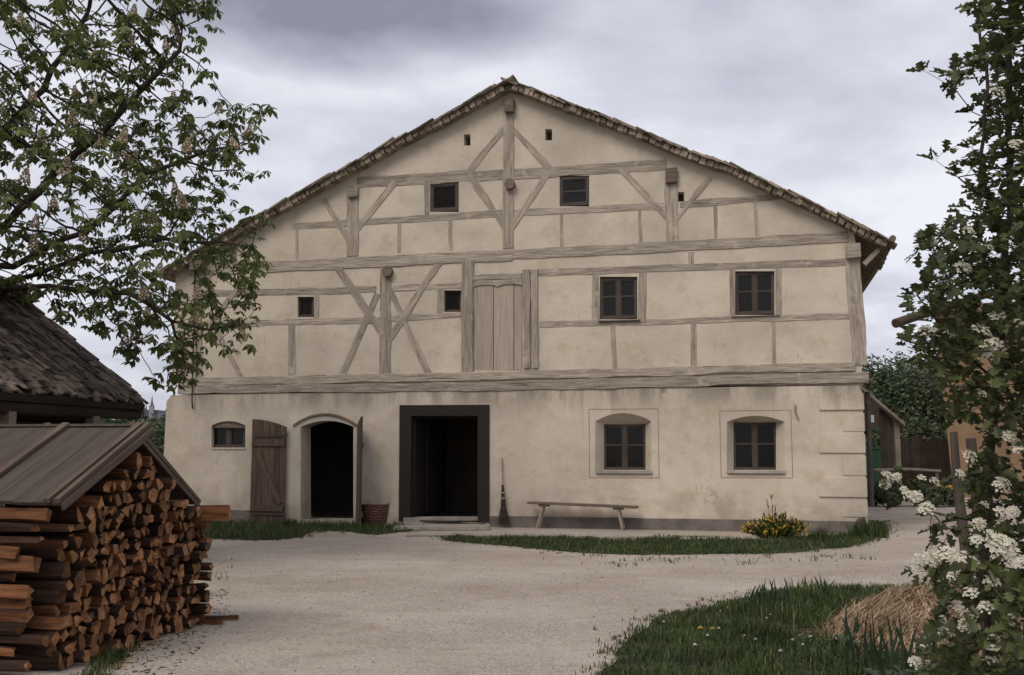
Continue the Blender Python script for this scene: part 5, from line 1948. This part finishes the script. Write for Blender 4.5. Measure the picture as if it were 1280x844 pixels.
protos = []
for kd in ('round', 'round', 'half', 'half', 'wedge', 'plank'):
    for rr in (0.036, 0.045, 0.054):
        for L in (0.62, 0.95):
            protos.append((kd, rr, billet_mesh(kd, rr, L)))
used = set()
WM = Matrix.Translation(WP) @ Matrix.Rotation(WRZ, 4, 'Z')
NAMES = {'round': 'round unsplit log', 'half': 'half-split log', 'wedge': 'wedge-split log', 'plank': 'square-split log'}


def put_log(y, z, rr, x=0.0, kd=None, yaw=None, pitch=None, zone=''):
    c = [p_ for p_ in protos if abs(p_[1] - rr) < 0.006 and (kd is None or p_[0] == kd)] or protos
    kd, r0, pr_ = R.choice(c)
    if pr_.name not in used:
        o = pr_; used.add(pr_.name)
    else:
        o = pr_.copy(); COL.objects.link(o)
    M = Matrix.Translation((x, y, z)) @ Matrix.Rotation(R.gauss(0, 0.06) if yaw is None else yaw, 4, 'Z') @ Matrix.Rotation(R.gauss(0, 0.03) if pitch is None else pitch, 4, 'Y')
    M = M @ Matrix.Rotation(R.uniform(0, 6.28), 4, 'X')
    k = rr / r0
    o.matrix_world = WM @ M @ Matrix.Diagonal((1, k, k, 1))
    tag(o, f'{NAMES[kd]} {zone}', 'firewood', 'firewood logs in the roofed stack')
    return o


nlog = 0
z = 0.06
while z < 1.66:
    def lim(z):
        if z < 1.05: return -1.10, 1.12
        return -1.10 + max(0, (z - WE1 + 0.13)) / (WR - WE1) * WW, 1.10 - max(0, (z - WE2 + 0.12)) / (WR - WE2) * WW
    lo, hi = lim(z + 0.05)
    if z > 1.12: hi = min(hi, 0.42)      # the far shoulder stops lower
    y = lo + R.uniform(0, 0.05)
    while y < hi:
        rr = R.choice((0.036, 0.042, 0.047, 0.051, 0.056)) * (1.25 if R.random() < 0.12 else 1)
        zone = 'in the top of the stacked gable, close under the roof' if z > 1.1 else ('in the lowest rows of the stacked gable' if z < 0.4 else 'in the middle rows of the stacked gable')
        dx = R.gauss(0, 0.032)
        if y > 0.75: dx += R.uniform(-0.02, 0.10); 
        put_log(y + rr, z + R.uniform(-0.012, 0.012), rr, dx, zone=zone if y < 0.75 else 'at the far right edge of the stacked gable')
        nlog += 1
        y += rr * 2 + R.uniform(0.004, 0.026)
    z += 0.096 + R.uniform(-0.006, 0.008)
# long front rank on the near side: seen from the side
for i in range(13):
    zz = 0.08 + i * 0.088
    for k in range(1):
        put_log(-1.22 + R.uniform(-0.05, 0.05), zz, R.choice((0.036, 0.045, 0.054)), -0.16 + R.gauss(0, 0.07), yaw=R.gauss(0, 0.06), pitch=R.gauss(0, 0.025), zone='lying lengthwise on the near side of the stack')
        nlog += 1
        put_log(-1.22 + R.uniform(-0.06, 0.05), zz, R.choice((0.036, 0.045, 0.054)), -0.95 + R.gauss(0, 0.09), yaw=R.gauss(0, 0.06), pitch=R.gauss(0, 0.025), zone='lying lengthwise on the near side of the stack')
        nlog += 1
put_log(-0.92, 0.80, 0.03, 0.16, 'plank', yaw=-0.5, pitch=-0.35, zone='sticking out pale and slanting from the near part of the gable'); nlog += 1
put_log(1.02, 1.03, 0.055, 0.30, 'half', yaw=0.1, pitch=0.0, zone='jutting out furthest under the far eave'); nlog += 1
for (px, py, an) in ((225, 778, 0.2), (236, 775, 0.5)):
    g = ground_at(px, py)
    o = put_log(0, 0, 0.03, 0, 'plank', zone='lying on the chips in front of the far stack foot' if px < 230 else 'thinner, lying on the chips at the far stack foot')
    o.matrix_world = Matrix.Translation((g.x, g.y, 0.03)) @ Matrix.Rotation(an + 2.6, 4, 'Z') @ Matrix.Diagonal((0.5, 0.6, 0.6, 1))
    nlog += 1
for kd, rr, o in protos:
    if o.name not in used: bpy.data.objects.remove(o)

# ------------------------------------------------------------------ ochre house on the right, behind the hawthorn
def ochre_house():
    Y = 36.0
    x0 = at(1174, 520, Y).x
    t = thing('ochre_house', 'ochre rendered house with brown roof behind the hawthorn', 'house', (x0, Y, 0), -math.atan2(x0, Y) - rad(3))
    he = at(1174, 397, Y).z
    mb = MB()
    lean = 0.35
    v = [(lean, 0, 0), (14, 0, 0), (14, 0, he), (0, 0, he), (lean, 9, 0), (14, 9, 0), (14, 9, he), (0, 9, he)]
    mb.add(v, [(0, 1, 2, 3), (5, 4, 7, 6), (4, 0, 3, 7), (1, 5, 6, 2), (3, 2, 6, 7), (1, 0, 4, 5)])
    w_ = mb.build('wall', M_OCHRE, t)
    mb = MB()
    mb.prism([(-0.5, he + 0.12), (14.5, he + 0.12), (14.5, he + 0.28), (-0.5, he + 0.28)], -0.7, -0.5)
    rf = MB()
    pr_ = [(-0.7, he + 0.0), (4.5, he + 2.1), (9.7, he + 0.0), (9.7, he + 0.2), (4.5, he + 2.3), (-0.7, he + 0.2)]
    vs = [(-0.1, -0.7, he + 0.05), (14.5, -0.7, he + 0.05), (14.5, 4.5, he + 1.0), (-0.1, 4.5, he + 1.0), (14.5, 9.7, he + 0.05), (-0.1, 9.7, he + 0.05),
          (-0.1, -0.7, he - 0.12), (14.5, -0.7, he - 0.12), (14.5, 4.5, he + 0.8), (-0.1, 4.5, he + 0.8), (14.5, 9.7, he - 0.12), (-0.1, 9.7, he - 0.12)]
    rf.add(vs, [(0, 1, 2, 3), (3, 2, 4, 5), (9, 8, 7, 6), (11, 10, 8, 9), (0, 6, 7, 1), (4, 10, 11, 5), (3, 9, 6, 0), (5, 11, 9, 3), (1, 7, 8, 2), (2, 8, 10, 4)])
    r_ = rf.build('roof', M_FAROOF, t)
    mb = MB(); mb.add([(-0.02, 0, he - 0.05), (-0.02, 9, he - 0.05), (-0.02, 4.5, he + 0.8), (0.25, 0, he - 0.05), (0.25, 9, he - 0.05), (0.25, 4.5, he + 0.8)], [(0, 1, 2), (5, 4, 3), (0, 3, 4, 1), (1, 4, 5, 2), (2, 5, 3, 0)])
    mb.build('gable', M_OCHRE, w_)
    mb = MB(); mb.span(0.2, 13.8, -0.16, -0.004, he - 0.62, he - 0.30); mb.build('eaves_beam', M_TIMBER_D, t)
    o = Vector((x0, Y, 0)); ri = Matrix.Rotation(math.atan2(x0, Y) + rad(3), 3, 'Z')
    a = ri @ (at(1119, 404.5, Y - 1.2) - o); b = ri @ (at(1162, 391, Y - 0.4) - o); o = Vector((0, 0, 0))
    mb = MB(); mb.tube([a - o, (a + b) / 2 - o + Vector((0, 0, 0.02)), b - o, b - o + Vector((2.5, 0.2, 0.75))], [0.16, 0.155, 0.14, 0.13], 12)
    mb.build('gutter_log', M_LOGBROWN, r_)
    for xx in (4.2, 8.4):
        for zz in (1.2, 3.9):
            mb = MB(); mb.holed([(xx, zz), (xx + 1.0, zz), (xx + 1.0, zz + 1.25), (xx, zz + 1.25)], [[(xx + .09, zz + .09), (xx + .46, zz + .09), (xx + .46, zz + 1.16), (xx + .09, zz + 1.16)], [(xx + .54, zz + .09), (xx + .91, zz + .09), (xx + .91, zz + 1.16), (xx + .54, zz + 1.16)]], -0.05, -0.004)
            wn = mb.build('window', M_WINFRAME2, t)
            mb = MB(); mb.span(xx + .06, xx + .94, -0.02, -0.014, zz + .06, zz + 1.19); mb.build('pane', M_GLASS, wn)


ochre_house()

# ------------------------------------------------------------------ yard corner between the houses: lean-to, fence, rail, green bin, small sign
def lean_to():
    Y = 37.0
    a, b = at(1062, 474, Y), at(1126, 529, Y)
    t = thing('lean_to_shed', 'dark board lean-to with a steep single roof beyond the house corner', 'shed', (b.x - 0.5, Y, 0))
    o = Vector((b.x - 0.5, Y, 0))
    mb = MB()
    A, B = a - o, b - o
    mb.prism([(A.x, A.z), (B.x, B.z), (B.x + 0.02, B.z - 0.12), (A.x, A.z - 0.12)], -0.4, 4.0)
    mb.build('roof', M_RAIL, t)
    mb = MB()
    xs = np.linspace(at(1100, 540, Y).x - o.x, at(1117, 540, Y).x - o.x, 5)
    for i in range(4):
        zt = A.z + (B.z - A.z) * ((xs[i] - A.x) / (B.x - A.x)) - 0.14
        mb.span(xs[i], xs[i + 1] - 0.01, 0, 0.04, 0, zt - 0.05 * 0)
    mb.build('board_wall', M_FENCE, t)
    mb = MB(); xp = at(1120.5, 540, Y).x - o.x; mb.span(xp - 0.09, xp + 0.09, -0.1, 0.08, 0, B.z - 0.02 + 0.05); mb.build('post', M_RAIL, t)
    mb = MB(); xp = at(1086, 540, Y).x - o.x; mb.span(xp - 0.08, xp + 0.08, 3.4, 3.56, 0, A.z - 0.9); mb.build('post', M_TIMBER_D, t)


lean_to()
Yf = 39.0
f0 = at(1118, 545, Yf)
fence = thing('board_fence', 'tall dark vertical board fence in front of the trees at right', 'fence', (f0.x, Yf, 0))
mb = MB(); x = 0.0
while x < 3.2:
    w = R.uniform(0.10, 0.16); mb.span(x, x + w - 0.02, 0, 0.03, 0, 2.05 + R.uniform(-0.10, 0.10)); x += w
mb.build('boards', M_FENCE, fence)
mb = MB(); mb.span(0, 3.2, 0.032, 0.09, 0.4, 0.52); mb.span(0, 3.2, 0.032, 0.09, 1.5, 1.62); mb.build('back_rails', M_FENCE, fence)
for x in (0.0, 1.6, 3.15):
    mb = MB(); mb.span(x - 0.06, x + 0.06, 0.092, 0.21, 0, 2.0); mb.build('post', M_FENCE, fence)
Yr = 31.0
a, b = at(1092, 588, Yr), at(1176, 589, Yr)
rail = thing('rail_fence', 'low fence with one light grey pole rail beyond the house corner', 'fence', (a.x, Yr, 0))
mb = MB(); q = b - a; mb.tube([(0, 0, a.z), (q.x * 0.52, 0, a.z + 0.03), (q.x, 0, b.z)], [0.05, 0.045, 0.035], 8, jit=0.05); mb.build('rail', M_RAIL, rail)
for t_ in (0.12, 0.95):
    mb = MB(); mb.tube([(q.x * t_, 0.06, 0), (q.x * t_, 0.06, a.z + 0.02)], 0.05, 8); mb.build('post', M_TIMBER_D, rail)
a, b = at(1085, 590, 34), at(1097, 559, 34)
bn = thing('green_bin', 'green bin half hidden behind the house corner', 'bin', ((a.x + b.x) / 2, 34, 0))
mb = MB(); w = (b.x - a.x) / 2; mb.span(-w, w, -0.28, 0.28, 0.05, b.z - 0.08); mb.build('body', M_GREEN, bn, bevel=0.03)
mb = MB(); mb.span(-w - 0.03, w + 0.03, -0.31, 0.31, b.z - 0.079, b.z); mb.build('lid', M_GREEN, bn, bevel=0.02)
a, b = at(1084, 528, 33), at(1092, 519, 33)
sg = thing('white_sign', 'small blank white board on a post behind the house corner', 'sign', ((a.x + b.x) / 2, 33, 0))
mb = MB(); w = (b.x - a.x) / 2; mb.span(-w, w, -0.03, -0.005, a.z, b.z); mb.build('board', M_WHITE, sg)
mb = MB(); mb.tube([(0, 0.03, 0), (0, 0.03, b.z - 0.03)], 0.03, 8); mb.build('post', M_TIMBER_D, sg)


# ------------------------------------------------------------------ far trees and bushes
def bushy(name, loc, rx, ry, z0, h, n, leaf, m, label, cat='tree', group=None, trunk=0.12):
    """limbs with leaf clumps of uneven size; the leaves are small folded faces spread through the clumps"""
    t = thing(name, label, cat, loc, 0, group)
    sd_ = R.uniform(0, 90)
    cl = []
    k = max(14, int(n / 70))
    for i in range(k):
        for _ in range(30):
            u = Vector((R.uniform(-1, 1), R.uniform(-1, 1), R.uniform(-1, 1)))
            if u.length < 1 and u.length > 0.25: break
        zz = z0 + (u.z * 0.5 + 0.5) * (h - z0)
        taper = 1 - 0.45 * max(0, u.z)
        c = Vector((u.x * rx * taper, u.y * ry * taper, zz))
        cl.append((c, R.uniform(0.16, 0.36) * rx))
    lv = MB()
    for c, rc in cl:
        for j in range(int(n / k)):
            d = Vector((R.gauss(0, 1), R.gauss(0, 1), R.gauss(0, 0.8)))
            d = d.normalized() * rc * R.uniform(0.3, 1.0) ** 0.5
            p = c + d
            if p.z < 0.02: p.z = R.uniform(0.02, 0.3)
            s = leaf * R.uniform(0.6, 1.3)
            e1 = Vector((R.uniform(-1, 1), R.uniform(-1, 1), R.uniform(-.6, .6))).normalized(); e2 = e1.orthogonal().normalized()
            e2 = (Matrix.Rotation(R.uniform(0, 6.28), 3, e1) @ e2)
            lv.add([p - e1 * s, p + e2 * s * 0.45, p + e1 * s, p - e2 * s * 0.45], [(0, 1, 2), (0, 2, 3)])
    lv.build('crown', m, t, recalc=False)
    tr = MB()
    tr.tube([(0, 0, 0), (0.05, 0, h * 0.3), (0, 0.05, h * 0.75)], [trunk, trunk * 0.75, trunk * 0.25], 7)
    for c, rc in cl[::2]:
        tr.tube([(0, 0, max(0.1, c.z * 0.45)), c * 0.55 + Vector((0, 0, c.z * 0.3)), c], [trunk * 0.4, trunk * 0.25, trunk * 0.08], 4, cap=False)
    tr.build('trunk', M_TREEBARK, t, recalc=False)
    return t


for px, top, Y, rx, m, lb in ((1092, 452, 52, 3.6, M_LEAF_FAR, 'dense green tree behind the lean-to roof'), (1125, 450, 54, 3.2, M_LEAF_FAR2, 'olive tree in the gap above the board fence'),
                              (1160, 452, 51, 3.2, M_LEAF_FAR, 'green tree close to the ochre house corner'), (1196, 440, 58, 3.6, M_LEAF_FAR2, 'tree mostly hidden behind the ochre house'),
                              (1066, 470, 56, 3.2, M_LEAF_FAR2, 'tree mostly hidden behind the farmhouse corner')):
    p = at(px, top, Y)
    bushy('bushy_tree', (p.x, Y, 0), rx, 2.4, 0.3, p.z, 10000, 0.12, m, lb, 'tree', 'trees beyond the yard at right', 0.18)
for px, top, Y, rx, lb in ((1108, 536, 43, 1.8, 'rounded shrub behind the board lean-to'), (1150, 530, 44, 2.0, 'wide shrub behind the board fence')):
    p = at(px, top, Y)
    bushy('tall_shrub', (p.x, Y, 0), rx, 1.2, 0.1, p.z, 3000, 0.13, M_LEAF_FAR, lb, 'shrub', None, 0.06)
for px, Y, rx, h, lb in ((1094, 30.2, 0.5, 0.75, 'low shrub at the house corner under the pole rail'), (1118, 30.0, 0.55, 0.62, 'low dark shrub under the left half of the pole rail'),
                         (1142, 30.2, 0.6, 0.66, 'low dark shrub under the middle of the pole rail'), (1168, 30.0, 0.6, 0.55, 'low dark shrub at the ochre house end of the rail')):
    p = at(px, 600, Y)
    bushy('low_shrub', (p.x, Y, 0), rx, 0.45, 0.05, h, 1500, 0.06, M_LEAF_FAR, lb, 'shrub', 'low shrubs under the rail', 0.03)
g = at(1186, 620, 30)
wf = MB()
for i in range(60):
    c = Vector((R.uniform(-0.35, 0.35), R.uniform(-0.2, 0.2), R.uniform(0.35, 0.6))); s = 0.03
    wf.add([c + Vector((s, 0, 0)), c + Vector((0, s, 0)), c - Vector((s, 0, 0)), c - Vector((0, s, 0)), c + Vector((0, 0, s))], [(0, 1, 4), (1, 2, 4), (2, 3, 4), (3, 0, 4)])
t = bushy('yellow_flower_bed', (g.x, 30, 0), 0.4, 0.3, 0.03, 0.5, 700, 0.05, M_LEAF_FAR, 'small yellow flowers at the foot of the ochre wall', 'flowering plant', None, 0.02)
tag(wf.build('yellow_flowers', M_YELLOW, t, recalc=False), kind='stuff')
# left gap between log shed and farmhouse
for px, top, Y, rx, lb in ((150, 520, 40, 2.2, 'dark bush at the end of the log shed eaves'), (178, 517, 44, 2.0, 'dark bush right below the distant church tower'), (206, 520, 42, 1.8, 'dark bush at the farmhouse left corner, far behind'),
                           (120, 522, 46, 2.4, 'dark bush hidden mostly by the log shed')):
    p = at(px, top, Y)
    bushy('tall_shrub', (p.x, Y, 0), rx, 1.5, 0.1, p.z, 3200, 0.11, M_LEAF_FAR, lb, 'shrub', None, 0.08)
p = at(214, 575, 25.2)
bushy('wall_shrub', (p.x, 25.2, 0), 0.45, 0.5, 0.05, at(210, 560, 25.2).z, 1200, 0.07, M_LEAF_FAR, 'small dark shrub against the left end of the farmhouse wall', 'shrub', None, 0.03)
p = at(140, 530, 14.0)
mb = MB()
for i in range(60):
    c = Vector((R.gauss(0, 0.13), R.gauss(0, 0.15), 0))
    c.z = R.uniform(1.55, 2.02)
    leaf_palm(mb, c, Vector((R.uniform(-.5, .5), R.uniform(-.5, .5), 1)), R.uniform(0.09, 0.15))
t = thing('elder_shoot', 'young green shoot standing between the log shed and the board roof', 'plant', (p.x, 14.0, 0))
mb.build('leaves', M_SWORD, t, recalc=False)
mb = MB(); mb.tube([(0, 0, 0), (0.04, 0, 1.0), (0, 0, 1.9)], [0.02, 0.016, 0.008], 6)
for i in range(6): mb.tube([(0, 0, 1.2 + i * 0.1), (R.uniform(-.15, .15), R.uniform(-.15, .15), 1.6 + i * 0.07)], 0.006, 4)
mb.build('stem', M_TREEBARK, t)

# the church far away
YC = 330.0
def church():
    c = at(190, 520, YC)
    t = thing('church', 'distant pale church with one tall spire and two small towers', 'church', (c.x, YC, 0))
    k = YC / FPX
    def X(px): return (px - 190) * k
    def Z(py): return at(190, py, YC).z
    mb = MB(); mb.span(X(176), X(203), -4, 8, 0, Z(517)); mb.build('nave', M_CHURCH, t)
    mb = MB(); mb.prism([(X(176), Z(517)), (X(203), Z(517)), (X(201), Z(513)), (X(180), Z(513))], -4.2, 8.2); mb.build('nave_roof', M_CHURCHR, t)
    for x0, x1, yb, ys, name in ((194.5, 199.5, 509, 496, 'tower'), (184, 187, 514, 506, 'turret'), (188.5, 191, 513, 505, 'turret')):
        mb = MB(); w = (X(x1) - X(x0)) / 2; cx = (X(x0) + X(x1)) / 2
        mb.span(cx - w, cx + w, -5 - 2 * w, -5, 0, Z(yb)); tw = mb.build(name, M_CHURCH, t)
        mb = MB(); mb.lathe([(w * 1.25, Z(yb)), (w * 0.9, Z(yb) + w * 0.8), (w * 0.55, Z(yb) + (Z(ys) - Z(yb)) * 0.35), (0.05, Z(ys))], 8, (cx, -5 - w, 0)); mb.build('spire', M_CHURCHR, tw)


church()
for px, w, hpy, lb in ((158, 9, 512, 'far pale town house left of the church'), (170, 7, 514, 'far town house just left of the church nave'), (208, 10, 515, 'far town house right of the church tower')):
    p = at(px, 520, 300)
    t = thing('town_house', lb, 'house', (p.x, 300, 0), 0, 'town houses on the horizon')
    w2 = w * 300 / FPX / 2; h = at(px, hpy, 300).z
    mb = MB(); mb.span(-w2, w2, 0, 8, 0, h - 1.2); mb.build('wall', M_CHURCH, t)
    mb = MB(); mb.prism([(-w2 - .2, h - 1.2), (w2 + .2, h - 1.2), (0, h + 1.0)], -0.3, 8.3); mb.build('roof', M_CHURCHR, t)
# belts of wood that close the horizon to both sides and behind
def far_wood(name, a, b, n, h):
    mb = MB()
    for i in range(n):
        t = R.random()
        c = Vector(a).lerp(Vector(b), t) + Vector((R.uniform(-6, 6), R.uniform(-6, 6), 0))
        hh = h * (0.75 + 0.35 * mnoise.noise(Vector((c.x * 0.07, c.y * 0.07, 1))))
        p = Vector((c.x, c.y, hh * R.random() ** 0.6))
        s = R.uniform(0.3, 0.7)
        e1 = Vector((R.uniform(-1, 1), R.uniform(-1, 1), R.uniform(-.6, .6))).normalized(); e2 = e1.orthogonal().normalized()
        mb.add([p - e1 * s, p + e2 * s * .6, p + e1 * s, p - e2 * s * .6], [(0, 1, 2, 3)])
    return tag(mb.build(name, M_LEAF_FAR, recalc=False), kind='stuff')


far_wood('far_wood', (30, 95, 0), (90, 60, 0), 9000, 9)
far_wood('far_wood', (-95, 70, 0), (-30, 110, 0), 9000, 5.0)
print('logs', nlog)
